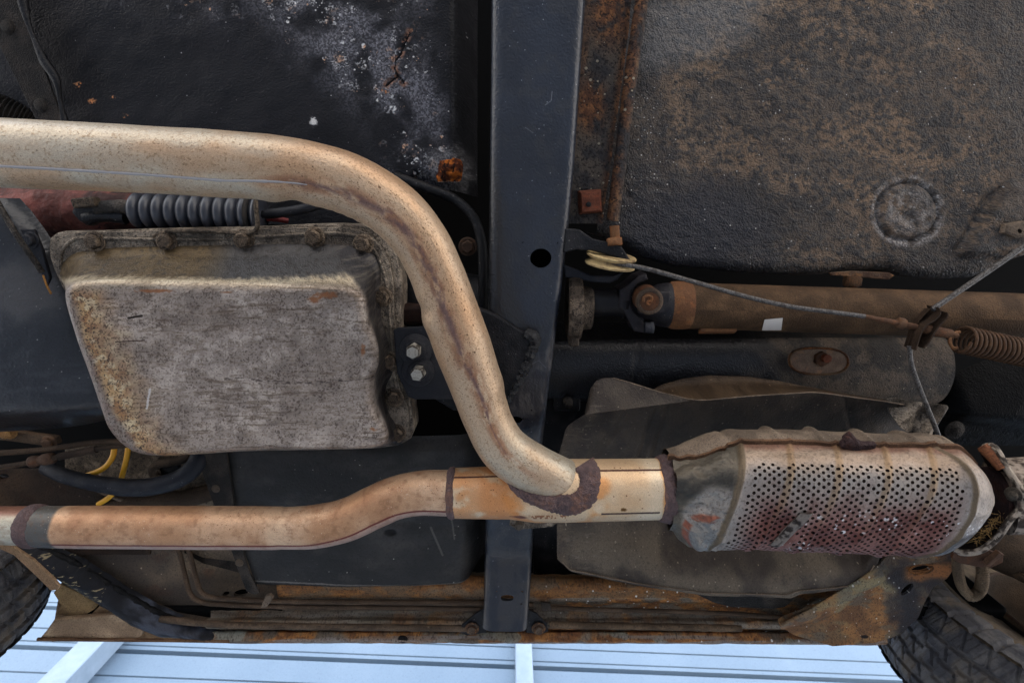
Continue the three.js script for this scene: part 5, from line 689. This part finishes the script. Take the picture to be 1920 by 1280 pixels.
// ---------------------------------------------------------------- lower edge: floor box, sill, gusset, lines, hoses, tyres
{
  // black floor box with a strap at its left edge
  const fm = planar(0.97, [340, 820, 920, 1130], 1280, 768, (u, v, o) => { const n = fbm(u / 30, v / 26, 5), f = fbm(u / 3, v / 3, 3), l = fbm(u / 110, v / 22, 4); o.c = mix([40, 39, 38], [55, 53, 51], ss(0.3, 0.7, fbm(u / 90, v / 70, 4))); o.c = mix(o.c, [80, 75, 69], ss(0.5, 0.8, fbm(u / 50 + 3, v / 30, 5)) * 0.4); o.c = mix(o.c, [30, 29, 29], ss(0.5, 0.9, f) * 0.5); o.c = mix(o.c, [120, 112, 104], (1 - ss(0.6, 2.2, Math.abs(v - lin([[470, 1089], [600, 1090], [780, 1097], [870, 1094]], u) + 2 * (f - 0.5)))) * 0.7); o.c = mix(o.c, [74, 66, 58], ss(1100, 1112, v) * 0.6); if (dots(u / 8, v / 8, 0.05, 0.05, 0.2) > 0.4) o.c = [140, 134, 126]; const hp = Math.hypot((u - 734) / 14, (v - 996) / 8) + 0.6 * (n - 0.5); o.c = mix(o.c, [20, 18, 17], 1 - ss(0.6, 1.1, hp)); if (segd(u, v, [[808, 988], [818, 1012], [830, 1040]]) < 2 || segd(u, v, [[846, 968], [852, 1010]]) < 1.6) o.c = mix(o.c, [112, 106, 98], 0.5); o.r = 0.42 + 0.2 * n; o.h = 0.5 * f + 0.4 * n; }, 0.0014);
  const fb = thing('floor_box', 'black smooth floor box between the lower pipe and the sill left of the crossmember', 'floor panel');
  part(fb, 'panel', flatUV(grid(120, 90, (s, t) => { const u0 = lin([[820, 395], [850, 420], [945, 436], [1030, 456], [1112, 484]], lerp(820, 1112, t)), u = lerp(u0, 908, s), v = lerp(820, lin([[480, 1111], [700, 1113], [845, 1112], [872, 1098], [890, 1084], [908, 1076]], u), t), p = A(u, v, 0.97); const r = ss(0.86, 1, s); p.y += 0.07 * r * r * (0.4 + 0.6 * ss(0.2, 0.9, t)) + 0.05 * ss(1090, 1116, v) ** 1.5 - 0.008 * Math.sin(clamp((u - 460) / 400) * Math.PI) + 0.012 * ss(0.9, 1, 1 - t) + 0.006 * (fbm(u / 80, v / 60, 3) - 0.5) + 0.005 * (1 - ss(0.2, 1.1, Math.hypot((u - 734) / 14, (v - 996) / 8))) + 0.003 * Math.exp(-(((v - 950 - (u - 540) * 0.12) / 10) ** 2)); return p; }), fm), fm);
  part(fb, 'strap', jitter(plate([[352, 810], [418, 820], [426, 860], [436, 930], [440, 960], [452, 1020], [468, 1075], [486, 1112], [478, 1116], [462, 1108], [446, 1070], [430, 1020], [402, 950], [376, 880]], 0.962, 0.005, { bevel: 0.0012 }), 0.003, 60), tinted(M.grime, 0xe8e4e0));
  for (const [u, v] of [[404, 916], [448, 1055]]) put(part(fb, 'rivet', lathe([[0, -0.004], [0.005, -0.0035], [0.008, 0]], V3(0, 1, 0), V3(0, 0, 0), 16), M.dust), A(u, v, 0.962));

  // sill: one profile drawn along the car, rusty
  const sm = planar(0.96, [240, 1060, 1680, 1220], 2048, 384, (u, v, o) => {
    const n = fbm(u / 34, v / 16, 5), f = fbm(u / 1.9, v / 1.9, 2), l = fbm(u / 120, v / 12, 4), rr = ss(960, 1080, u);
    o.c = mix([98, 85, 71], [128, 113, 96], ss(0.3, 0.7, l)); const z = v > 1182 ? 0.9 : v > 1165 ? 0.25 : v < 1128 ? 0.6 : 0.25; const R = ss(0.42, 0.62, n + 0.16 * (z - 0.5) + 0.10 * rr);
    o.c = mix(o.c, mix([118, 76, 46], [164, 108, 58], ss(0.35, 0.65, fbm(u / 12, v / 6, 4))), R * (z > 0.5 ? 0.9 : 0.4 + 0.5 * rr)); o.c = mix(o.c, [126, 126, 114], ss(0.58, 0.7, fbm(u / 40 + 50, v / 12, 4)) * (v > 1182 ? 0.8 : 0.3));
    if (v > 1190) o.c = mix(o.c, [132, 122, 114], ss(0.4, 0.6, fbm(u / 80 + 9, v / 5, 3)) * 0.8); if (v > 1163 && v < 1182) o.c = mix(o.c, [134, 126, 114], 0.55 * ss(0.3, 0.6, l)); if (v < 1128 && v > 1080) o.c = mix(o.c, [104, 72, 42], 0.45);
    o.c = mix(o.c, [30, 22, 20], (1 - ss(0.6, 1, Math.hypot((u - 755) / 10, (v - 1200) / 5)))); o.c = mix(o.c, [44, 34, 30], ss(0.5, 0.9, f) * 0.55);
    const k = dots(u / 10, v / 10, 0.05 + 0.12 * rr, 0.06, 0.26); o.c = mix(o.c, [212, 206, 198], k * rr); o.r = 0.8; o.h = 0.5 * f + 0.5 * n;
  }, 0.0024);
  const sill = thing('sill', 'rusty ridged sill along the lower edge of the car', 'sill');
  const PR = [[1074, 1.12], [1080, 1.02], [1086, 0.985], [1100, 0.972], [1122, 0.972], [1130, 0.977], [1134, 0.984], [1146, 0.986], [1158, 0.983], [1162, 0.974], [1166, 0.965], [1173, 0.960], [1179, 0.964], [1182, 0.976], [1184, 0.978], [1186, 0.964], [1194, 0.957], [1203, 0.951], [1206, 0.955], [1207, 0.97], [1206, 1.12]];
  const prs = [PR.slice(7), PR.slice(0, 9)].map(q => new THREE.CatmullRomCurve3(q.map(([v, h]) => A(960, v, h)), false, 'centripetal'));
  for (const [k, nm, ua] of [[0, 'rail', 380], [1, 'ridge', 486]]) part(sill, nm, flatUV(grid(260, 60, (s, t) => { const p = prs[k].getPoint(t), u = lerp(ua, 1668, s); p.y += k ? 0.08 * (1 - ss(0, 0.03, s)) : 0; p.x = (u - 960) / F * depthAt(1150, 0.96); const w = fbm(u / 26, t * 9, 3) - 0.5; p.z += 0.003 * w + 0.0025 * (1 - s) - 0.002 * ss(0.8, 1, s); p.y += 0.003 * w; return p; }), sm), sm);
  part(sill, 'seam_strip', boxUV(sweep([A(300, 1160, 0.962), A(420, 1171, 0.958), A(560, 1174, 0.957), A(880, 1178, 0.956)], t => 0.0062 * (0.85 + 0.3 * fbm(t * 30, 3, 3)), { n: 120, seg: 12 })), tinted(M.dust, 0xd8d0c8));
  part(sill, 'seam_strip', boxUV(sweep([A(1030, 1171, 0.957), A(1200, 1174, 0.957), A(1390, 1178, 0.958)], t => 0.0064 * (0.85 + 0.35 * fbm(t * 30, 9, 3)), { n: 120, seg: 12 })), tinted(M.dust, 0xe8dccc));
  part(sill, 'drain_hole', lathe([[0, 0], [0.009, 0], [0.0095, 0.002]], V3(0.05, 1, 0.2), A(755, 1199, 0.951), 18), tinted(M.rust, 0x302420));

  // rusted gusset at the rear end of the sill
  const gm = planar(0.94, [1440, 1020, 1830, 1220], 1280, 768, (u, v, o) => {
    const n = fbm(u / 26, v / 22, 5), f = fbm(u / 1.9, v / 1.9, 2), l = fbm(u / 60 + 7, v / 30, 4);
    o.c = mix([104, 74, 50], [140, 100, 62], ss(0.3, 0.65, n)); o.c = mix(o.c, [124, 116, 88], ss(0.45, 0.62, l) * (1 - ss(30, 110, Math.hypot((u - 1620) * 0.6, v - 1110))) * 0.9); o.c = mix(o.c, [88, 90, 84], ss(0.5, 0.62, fbm(u / 34 + 30, v / 16, 4)) * 0.5);
    const b = Math.max(1 - ss(10, 60, segd(u, v, [[1690, 1080], [1705, 1120], [1700, 1170]]) + 50 * (n - 0.5)), 1 - ss(10, 46, segd(u, v, [[1740, 1085], [1790, 1050]]) + 40 * (n - 0.5)), (1 - ss(8, 34, Math.hypot((u - 1650) / 1.6, v - 1040))) * 0.6); o.c = mix(o.c, [38, 38, 43], b * 0.9);
    o.c = mix(o.c, [150, 96, 54], (1 - ss(6, 22, Math.abs(v - 1063 + (u - 1740) * 0.1) + 14 * (n - 0.5))) * ss(1680, 1700, u) * (1 - ss(1765, 1785, u)) * 0.8); o.c = mix(o.c, [46, 34, 30], ss(0.5, 0.9, f) * 0.55); o.c = mix(o.c, [26, 18, 16], 1 - ss(0.5, 1, Math.hypot((u - 1614) / 9, (v - 1184) / 3.5) + 0.5 * (n - 0.5)));
    o.c = mix(o.c, [216, 212, 206], dots(u / 9, v / 9, 0.12, 0.08, 0.26) * 0.6); o.r = 0.75; o.h = 0.5 * f + 0.5 * n;
  }, 0.0024);
  const gu = thing('gusset_plate', 'rust mottled triangular gusset with two slanted holes behind the converter', 'gusset');
  const gp = plate([[1462, 1166], [1476, 1158], [1560, 1120], [1600, 1098], [1640, 1070], [1664, 1046], [1700, 1030], [1830, 1020], [1800, 1046], [1776, 1084], [1752, 1102], [1738, 1128], [1724, 1160], [1700, 1184], [1680, 1196], [1640, 1206], [1560, 1209], [1490, 1192], [1466, 1178]], 0.925, 0.005, { bevel: 0.001, holes: [[1728, 1067, 20, 7.5, -0.12], [1704, 1107, 16, 7, -0.75]], bend: (x, z) => { const [u, v] = UV(x, z, 0.925); return 0.03 * ss(1185, 1212, v) * 0 - 0.004 * Math.sin(u / 40) + 0.004 * (fbm(u / 40, v / 40, 3) - 0.5); } });
  part(gu, 'plate', flatUV(gp, gm), gm);
  part(gu, 'hole_rim', boxUV(sweep(Array.from({ length: 21 }, (_, i) => { const a = i / 20 * 2 * Math.PI; return A(1728 + 22 * Math.cos(a), 1067 + 8.5 * Math.sin(a) - 2.5 * Math.cos(a), 0.924); }), 0.0018, { n: 60, seg: 8 })), tinted(M.rust, 0xf0e0c0));
  part(gu, 'flange', flatUV(sheet(60, 8, (s, t) => { const u = lerp(1462, 1650, s), v = lin([[1462, 1172], [1520, 1143], [1560, 1118], [1610, 1088], [1650, 1060]], u), w = lin([[1462, 8], [1560, 30], [1650, 26]], u); return A(u + t * w * 0.5, v + t * w, lerp(0.905, 0.924, t * t) - 0.005 * Math.sin(t * 3)); }, V3(0, 0.002, 0)), gm), gm);
  part(gu, 'shade_backing', plate([[1500, 1160], [1600, 1104], [1680, 1040], [1800, 1030], [1740, 1120], [1690, 1180], [1620, 1196]], 0.975, 0.004, { bevel: 0.0005 }), new THREE.MeshPhysicalMaterial({ color: 0x060505, roughness: 0.9, specularIntensity: 0.1 }));  // black sheet added so the holes look deep in shade
  part(gu, 'backing_wall', boxUV(grid(20, 4, (s, t) => A(lerp(1470, 1664, s), lin([[0, 1160], [1, 1048]], s), lerp(0.93, 1.1, t)))), tinted(M.rust, 0x6a5a50));

  // brake lines along the sill
  const lm = tinted(M.dust, 0xc8bcb2);
  const bl = (pts, r, label) => solo('brake_line', label, 'brake line', tube(pts.map(p => A(...p)), r, { n: 160, seg: 12 }), lm, 'brake lines along the sill');
  bl([[322, 1000, 0.99], [334, 1030, 0.985], [346, 1078, 0.98], [358, 1116, 0.972], [376, 1128, 0.968], [420, 1133, 0.966], [520, 1137, 0.965], [700, 1139, 0.965], [900, 1142, 0.965], [1000, 1146, 0.97]], 0.0046, 'lower of the two dusty brake lines bent along the sill left of the crossmember');
  bl([[340, 1000, 0.99], [354, 1034, 0.985], [366, 1080, 0.98], [376, 1108, 0.972], [390, 1118, 0.968], [440, 1123, 0.966], [520, 1127, 0.965], [700, 1129, 0.965], [900, 1131, 0.965], [1000, 1134, 0.97]], 0.0046, 'upper of the two dusty brake lines bent along the sill left of the crossmember');
  bl([[1016, 1139, 0.968], [1100, 1142, 0.966], [1250, 1146, 0.966], [1380, 1151, 0.966], [1452, 1156, 0.972], [1480, 1158, 0.985]], 0.0044, 'single brake line with dark wrap along the sill right of the crossmember');
  const lc = thing('line_clip', 'small dusty clip holding the two brake lines beside the floor box', 'clip', 'brake line clips');
  part(lc, 'clip', jitter(plate([[497, 1118], [506, 1116], [512, 1122], [500, 1138], [488, 1140]], 0.955, 0.008, { bevel: 0.002 }), 0.004, 60), M.dust);
  const lc2 = thing('line_clip', 'small square clip on the brake line just right of the crossmember', 'clip', 'brake line clips');
  part(lc2, 'clip', plate([[1014, 1130], [1032, 1131], [1034, 1147], [1016, 1146]], 0.957, 0.006, { bevel: 0.0015 }), tinted(M.grime, 0xf0e8e0));

  // brown inner sill panel, curved flange, black undercoated arch lip, clay coloured sill end
  const im = planar(1.0, [-20, 860, 600, 1190], 1024, 640, (u, v, o) => { const n = fbm(u / 34, v / 30, 5), f = fbm(u / 1.9, v / 1.9, 2), l = fbm(u / 90, v / 70, 3); o.c = mix([92, 79, 66], [118, 100, 80], ss(0.3, 0.7, l)); const w = ss(380, 420, u) * ss(1050, 1080, v); o.c = mix(o.c, [112, 92, 68], w * 0.8); o.c = mix(o.c, [100, 64, 44], ss(0.58, 0.72, n) * 0.4); o.c = mix(o.c, [46, 40, 36], ss(0.5, 0.9, f) * 0.5); o.c = mix(o.c, [56, 50, 46], (1 - ss(0.4, 0.75, l)) * 0.5); if (dots(u / 9, v / 9, 0.05, 0.06, 0.24) > 0.4) o.c = [150, 134, 112]; o.r = 0.82; o.h = 0.5 * f + 0.5 * n; }, 0.002);
  const ip = thing('sill_panel', 'brown dusty inner panel curving down to the sill below the lower pipe', 'panel');
  part(ip, 'panel', flatUV(plate([[20, 1000], [560, 1000], [560, 1150], [520, 1180], [440, 1184], [330, 1168], [230, 1112], [110, 1050]], 1.0, 0.006, { bevel: 0.001, holes: [[423, 1113, 8, 5, -0.4], [452, 1111, 16, 7, -0.2]] }), im), im);
  part(ip, 'curved_flange', flatUV(sheet(60, 8, (s, t) => { const u = lerp(60, 600, s), v = lin([[60, 1010], [150, 1056], [250, 1112], [330, 1146], [400, 1158], [600, 1160]], u), p = A(u, v + t * lin([[60, 10], [300, 26], [600, 18]], u), 0.972 + 0.02 * (1 - t) - 0.008 * Math.sin(Math.PI * t)); return p; }), im), tinted(im, 0xfffefd)).material.userData.flat = im.userData.flat;
  solo('dark_opening_lip', 'dark folded lip of the opening left of the floor box strap', 'lip', boxUV(sheet(40, 6, (s, t) => { const u = lerp(345, 450, s), v = lin([[345, 1036], [380, 1056], [420, 1066], [450, 1074]], u); return A(u, v - 34 * (1 - t) * (0.4 + s), lerp(1.02, 0.985, t)); })), M.grime);
  const al = planar(0.965, [0, 1000, 440, 1210], 768, 384, (u, v, o) => { const n = fbm(u / 14, v / 14, 5), f = fbm(u / 3, v / 3, 3), l = fbm(u / 30 - v / 20, v / 30, 4); o.c = mix([20, 20, 22], [38, 38, 42], n); o.c = mix(o.c, [74, 77, 86], ss(0.54, 0.72, l) * ss(180, 260, u) * 0.8); if (fbm(u / 10, v / 2.5, 3) > 0.7 && u < 200) o.c = [140, 126, 96]; o.r = 0.42 + 0.2 * n; o.h = 0.6 * n + 0.4 * l; }, 0.004);
  const ar = thing('arch_lip', 'bluish black undercoated wheel arch lip sweeping down at lower left', 'wheel arch');
  const aU = u => lin([[-20, 996], [60, 1020], [150, 1062], [220, 1108], [290, 1148], [350, 1174], [416, 1186]], u), aL = u => lin([[-20, 1004], [20, 1022], [70, 1066], [130, 1100], [200, 1143], [250, 1176], [300, 1194], [416, 1199]], u);
  part(ar, 'lip', flatUV(grid(110, 14, (s, t) => { const u = lerp(-20, 416, s), p = A(u, lerp(aU(u), aL(u), t), 0.962); p.y += -0.014 * Math.sin(Math.PI * t) + 0.02 * (1 - t) ** 4 + 0.004 * (fbm(u / 16, t * 4, 4) - 0.5) + 0.012 * ss(0.96, 1, s); return p; }), al), al);
  part(ar, 'tar_seam', sweep(Array.from({ length: 16 }, (_, i) => { const u = lerp(40, 412, i / 15); return A(u, aU(u) - 2, 0.972); }), t => 0.0055 * (0.7 + 0.7 * fbm(t * 40, 5, 3)), { n: 160, seg: 10, wave: (t, a) => 0.8 + 0.5 * fbm(t * 70, a, 3) }), tinted(M.black, 0xd0ccc8));
  const se = thing('sill_end', 'mud caked brown front end of the sill at the lower left', 'sill end');
  part(se, 'flange', boxUV(plate([[74, 1196], [84, 1184], [100, 1162], [180, 1156], [236, 1150], [262, 1158], [272, 1168], [264, 1192], [258, 1196], [170, 1200], [80, 1202]], 0.955, 0.012, { bevel: 0.003, bend: (x, z) => 0.006 * (fbm(x * 60, z * 60, 3) - 0.5) })), M.clay);
  part(se, 'rim', boxUV(sweep([A(70, 1198, 0.953), A(160, 1199, 0.952), A(300, 1200, 0.952), A(430, 1202, 0.952)], t => 0.0034, { n: 60, seg: 10 })), tinted(M.clay, 0xa89890));
  part(se, 'fold', boxUV(sheet(30, 10, (s, t) => { const p = A(lerp(102, 330, s), lerp(lin([[0, 1095], [1, 1150]], s), 1198, t), 0.99); p.y += 0.02 * (1 - t) - 0.008 * Math.sin(9 * s + 2 * t); return p; })), tinted(M.clay, 0xc8bcb0));
  part(se, 'bracket', jitter(plate([[100, 1112], [110, 1096], [150, 1110], [186, 1124], [196, 1120], [176, 1142], [154, 1155], [104, 1154], [112, 1136]], 0.965, 0.01, { bevel: 0.002 }), 0.006, 40), tinted(M.clay, 0xc8c0a8));
  part(se, 'plate', plate([[194, 1126], [250, 1142], [300, 1176], [420, 1194], [430, 1201], [280, 1200], [262, 1180], [264, 1160], [236, 1148], [170, 1152]], 0.968, 0.008, { bevel: 0.002 }), tinted(M.clay, 0xe0d4c4));
  solo('mud_flap', 'grey brown flat mud flap strip across the top of the front tyre', 'mud flap', plate([[-6, 1012], [10, 1016], [60, 1050], [98, 1086], [110, 1100], [106, 1106], [94, 1108], [60, 1074], [24, 1042], [-10, 1026]], 0.9, 0.006, { bevel: 0.0015, bend: (x, z) => 0.006 * (fbm(x * 50, z * 50, 3) - 0.5) }), tinted(M.clay, 0xf4ece4));

  // engine bay corner at the left: fender panel, mount, hoses, wires, fuel lines
  const fe = thing('fender_panel', 'dark brown inner fender panel with folded edge above the lower pipe', 'fender');
  part(fe, 'panel', flatUV(plate([[-60, 880], [95, 880], [130, 900], [280, 960], [280, 1040], [-60, 1040]], 0.985, 0.006, { bevel: 0.001, holes: [[5, 893, 12, 6]] }), im), tinted(im, 0x948880)).material.userData.flat = im.userData.flat;
  part(fe, 'folded_edge', boxUV(sweep([A(88, 872, 0.98), A(130, 894, 0.98), A(200, 926, 0.98), A(285, 962, 0.98)], 0.0042, { n: 40, seg: 10 })), M.dust);
  const mt = thing('engine_mount', 'grey brown cast mount plate with a dark notch seen behind the yellow wires', 'mount');
  part(mt, 'plate', boxUV(plate([[120, 836], [420, 830], [420, 960], [230, 960], [170, 920], [120, 890]], 1.0, 0.01, { bevel: 0.002 })), tinted(M.oily, 0xfff8ee));
  part(mt, 'rib', boxUV(sweep([[356, 852], [340, 862], [318, 866], [296, 870], [286, 880], [290, 892], [302, 900], [306, 910]].map(q => A(q[0], q[1], 0.985)), 0.008, { n: 60, seg: 12 })), tinted(M.dust, 0xb8b0a8));
  part(mt, 'notch', plate([[296, 872], [330, 862], [336, 886], [318, 900], [304, 896]], 0.99, 0.01, { bevel: 0.001 }), tinted(M.black, 0x505050));
  part(mt, 'foot', boxUV(sweep([A(200, 948, 0.99), A(270, 942, 0.985), A(340, 936, 0.985), A(420, 915, 1.0)], 0.016, { n: 30, seg: 14 })), tinted(M.dust, 0xa8a098));
  solo('radiator_hose', 'thick black hose sagging across the yellow wires', 'hose', tube([A(84, 876, 0.96), A(120, 892, 0.95), A(180, 906, 0.945), A(240, 914, 0.945), A(290, 911, 0.945), A(340, 895, 0.95), A(366, 872, 0.96), A(380, 840, 0.98)], t => lin([[0, 0.012], [0.3, 0.0135], [0.45, 0.0155], [1, 0.016]], t), { n: 90, seg: 20 }), tinted(M.satin, 0xffffff));
  solo('yellow_wire', 'left one of the two bright yellow wires', 'wire', tube([A(214, 838, 0.975), A(211, 855, 0.97), A(200, 872, 0.965), A(186, 882, 0.965), A(168, 889, 0.965), A(150, 894, 0.97)], 0.0048, { n: 40, seg: 12 }), M.yellow, 'yellow wires');
  solo('yellow_wire', 'right yellow wire, passing behind the thick black hose', 'wire', tube([A(240, 838, 0.975), A(236, 862, 0.97), A(230, 885, 0.97), A(224, 905, 0.975), A(212, 924, 0.975), A(200, 935, 0.975), A(184, 945, 0.98)], 0.0046, { n: 50, seg: 12 }), M.yellow, 'yellow wires');
  solo('fuel_line', 'upper of the two dusty metal lines at the left edge', 'fuel line', tube([A(-60, 852, 0.9), A(0, 849, 0.9), A(80, 843, 0.9), A(130, 836, 0.9), A(180, 829, 0.9), A(230, 828, 0.9), A(280, 832, 0.91), A(330, 836, 0.93)], 0.0047, { n: 80, seg: 12 }), tinted(M.dust, 0xb8a898), 'fuel lines at the left edge');
  const f2 = thing('fuel_line', 'lower dusty metal line with a thick coupling at the left edge', 'fuel line', 'fuel lines at the left edge');
  part(f2, 'line', tube([A(-60, 884, 0.895), A(0, 876, 0.895), A(60, 866, 0.895), A(110, 856, 0.895), A(160, 845, 0.895), A(220, 836, 0.9), A(300, 830, 0.92)], 0.0044, { n: 80, seg: 12 }), tinted(M.dust, 0xa89c90));
  part(f2, 'coupling', boxUV(lathe([[0.004, 0], [0.0092, 0], [0.0098, 0.003], [0.0092, 0.012], [0.0075, 0.014], [0.0075, 0.02], [0.0095, 0.022], [0.0102, 0.03], [0.0092, 0.038], [0.004, 0.039]], A(106, 857, 0.895).sub(A(58, 866, 0.895)), A(57, 866, 0.895), 20)), tinted(M.brown, 0xb8a8a0));
  part(f2, 'fitting', boxUV(sweep([A(110, 856, 0.895), A(180, 842, 0.896)], 0.0062, { n: 8, seg: 12, straight: true })), tinted(M.dust, 0x9a8e86));

  // brake hose loop and its rusty bracket in front of the rear wheel
  const hl = thing('brake_hose', 'spring wrapped grey hose hanging in a loop before the rear tyre', 'hose');
  part(hl, 'hose', tube([A(1796, 1048, 0.9), A(1798, 1076, 0.9), A(1806, 1102, 0.895), A(1822, 1117, 0.89), A(1837, 1108, 0.89), A(1843, 1082, 0.89), A(1842, 1056, 0.9)], 0.0092, { n: 320, seg: 14, wave: (t) => t > 0.5 ? 1.0 + 0.09 * Math.sin(t * 380) : 0.92 + 0.03 * Math.sin(t * 380) }), tinted(M.dust, 0xe0dcd0));
  part(hl, 'bracket', plate([[1786, 1046], [1790, 1036], [1850, 1030], [1882, 1040], [1882, 1054], [1856, 1066], [1842, 1064], [1800, 1056]], 0.89, 0.006, { bevel: 0.001 }), tinted(M.brown, 0x98847a));
  part(hl, 'bracket_tab', jitter(rbox(0.012, 0.01, 0.03, 0.002, A(1864, 1046, 0.88), new THREE.Euler(0.2, 0.5, 0)), 0.004, 60), tinted(M.brown, 0xa89890));
  const axl = thing('axle', 'brown dusty axle tube passing behind the rear wheel', 'axle');
  part(axl, 'tube', boxUV(sweep([A(1830, 1000, 1.02), A(1900, 1030, 1.0), A(2060, 1090, 0.98)], 0.05, { n: 24, seg: 28 })), tinted(M.dust, 0x8e8478));
  part(axl, 'backing_plate', boxUV(lathe([[0, 0], [0.11, 0], [0.125, 0.01], [0.125, 0.02], [0, 0.02]], V3(0.2, 0.1, 1), A(2000, 1100, 0.98), 40)), tinted(M.dust, 0xb0a494));

  // tyres
  const rub = tile(0.3, 512, (x, y, o) => { const n = fbm(x * 40, y * 40, 5), f = fbm(x * 320, y * 320, 3); o.c = mix([56, 55, 57], [82, 79, 77], ss(0.35, 0.7, n)); o.c = mix(o.c, [92, 80, 66], ss(0.56, 0.74, fbm(x * 20 + 4, y * 20, 4)) * 0.6); o.r = 0.75; o.h = f; }, 0.0012);
  const side = tile(0.3, 512, (x, y, o) => { const n = fbm(x * 30, y * 30, 5), f = fbm(x * 260, y * 260, 3); o.c = mix([72, 63, 53], [94, 82, 67], ss(0.3, 0.7, n)); o.c = mix(o.c, [44, 38, 34], ss(0.5, 0.8, fbm(x * 60, y * 60 + 5, 5)) * 0.4); o.r = 0.85; o.h = f * 0.6 + n * 0.4; }, 0.0016);
  function tyre(name, label, xc, hc, zc, R, yaw, w, rr, style) {
    const t = thing(name, label, 'tyre', 'tyres of the car'); const toW = new THREE.Matrix4().makeRotationY(yaw).setPosition(xc, EYE.y + hc, zc);
    const L = 0.5 * w;
    // tread: grooves and blocks are real relief
    const NA = 1500, NW = 100, groove = (q, a) => {            // q in -1..1 across, a angle; depth 0..1
      let d = 0; const zig = 0.05 * (((a * 34 / (2 * Math.PI)) % 1) > 0.5 ? 1 : -1);
      for (const g of style.ribs) d = Math.max(d, 1 - ss(style.gw * 0.8, style.gw, Math.abs(q - g - (Math.abs(g) < 0.5 ? zig * style.zig : 0))));
      const band = Math.floor((q + 1) * 2.5), n = style.n, ph = ((a * n / (2 * Math.PI) + band * 0.37 + q * style.slant) % 1 + 1) % 1; d = Math.max(d, 1 - ss(style.cw * 0.8, style.cw, Math.min(ph, 1 - ph)));
      const ph2 = ((a * n * 3 / (2 * Math.PI) + band * 0.21 - q * 2.2) % 1 + 1) % 1; d = Math.max(d, 0.4 * (1 - ss(0.05, 0.1, Math.min(ph2, 1 - ph2)))); return d;
    };
    const g = grid(NA, NW, (s, q) => { const a = s * 2 * Math.PI, x = (q * 2 - 1), c = 0.016 * Math.abs(x) ** 3.2, r = R - c - style.depth * groove(x, a); return V3(Math.cos(a) * r, Math.sin(a) * r, x * L * 0.93); }, true);
    g.applyMatrix4(toW); const uv = g.attributes.uv; for (let i = 0; i < uv.count; i++) uv.setXY(i, uv.getX(i) * 2, uv.getY(i) * 0.2); part(t, 'tread', g, rub);
    for (const k of [1, -1]) {
      const NS = 40, sg = grid(360, NS, (s, q) => { const a = s * 2 * Math.PI; const r0 = R - 0.016, r = lerp(r0, rr, q); let z = L * 0.93 + 0.012 * Math.sin(Math.PI * Math.pow(q, 0.75)) - 0.012 * q; z += 0.0026 * (1 - ss(0, 0.016, Math.abs(q - 0.45))) + 0.0012 * (1 - ss(0, 0.02, Math.abs(q - 0.6))) + 0.002 * (1 - ss(0, 0.02, Math.abs(q - 0.82))) ; return V3(Math.cos(a) * r, Math.sin(a) * r, k * z); }, true);
      sg.applyMatrix4(toW); const u2 = sg.attributes.uv; for (let i = 0; i < u2.count; i++) u2.setXY(i, u2.getX(i) * 1.95, u2.getY(i) * 0.14); part(t, 'sidewall', sg, side); const sh = grid(720, 20, (s, q0) => { const a = s * 2 * Math.PI, q = q0 * 0.42, r = lerp(R - 0.014, rr, q), ph = ((a * style.n / (2 * Math.PI)) % 1 + 1) % 1, gv = (1 - ss(0.05, 0.1, Math.min(ph, 1 - ph))) * 0.006 + 0.0016 * (1 - ss(0.03, 0.06, Math.abs((ph * 3 % 1) - 0.5))) * ss(0.1, 0.3, q0) + 0.003 * (1 - ss(0.0, 0.05, Math.abs(q0 - 0.35))); const z = L * 0.93 + 0.012 * Math.sin(Math.PI * Math.pow(q, 0.75)) - 0.012 * q + 0.0065 * (1 - ss(0.9, 1, q0)) - gv; return V3(Math.cos(a) * r, Math.sin(a) * r, k * z); }, true); sh.applyMatrix4(toW); const u3 = sh.attributes.uv; for (let i = 0; i < u3.count; i++) u3.setXY(i, u3.getX(i) * 2, u3.getY(i) * 0.07); part(t, 'shoulder', sh, rub);
    }
    const rim = new THREE.LatheGeometry([[rr + 0.004, L * 0.9], [rr + 0.002, L * 0.98], [rr - 0.006, L * 0.98], [rr - 0.012, L * 0.8], [rr - 0.03, L * 0.3], [rr - 0.04, -L * 0.4], [0.06, -L * 0.5], [0.01, -L * 0.5]].map(p => new THREE.Vector2(...p)), 90); rim.rotateX(Math.PI / 2); rim.applyMatrix4(toW); part(t, 'rim', boxUV(rim), tinted(M.dust, 0x8a8072));
    const lipG = new THREE.TorusGeometry(rr - 0.002, 0.0045, 8, 120); lipG.translate(0, 0, L * 0.97); lipG.applyMatrix4(toW); part(t, 'rim_lip', boxUV(lipG), tinted(M.brown, 0x908880));
    return [t, toW];
  }
  const [rt, rW] = tyre('tyre', 'dusty rear tyre with deep tread at the lower right', 1.1154, 0.9905, -0.8843, 0.3373, 0.193, 0.1853, 0.172, { ribs: [-0.62, -0.22, 0.18, 0.56], gw: 0.055, zig: 1, n: 48, cw: 0.07, slant: 0.7, depth: 0.006 });
  const wgt = new RoundedBoxGeometry(0.05, 0.008, 0.01, 2, 0.002); wgt.rotateZ(-0.8); { const a = 3.62; wgt.translate(Math.cos(a) * 0.172, Math.sin(a) * 0.172, 0.094); } wgt.applyMatrix4(rW); part(rt, 'balance_weight', boxUV(wgt), M.alu);
  tyre('tyre', 'muddy front tyre with worn blocky tread at the lower left corner', -1.2026, 0.9104, -0.653, 0.3126, 0.1296, 0.1715, 0.19, { ribs: [-0.6, -0.18, 0.2, 0.58], gw: 0.07, zig: 0, n: 52, cw: 0.11, slant: 0.5, depth: 0.007 });
}
settle();
renderer.render(scene, camera);
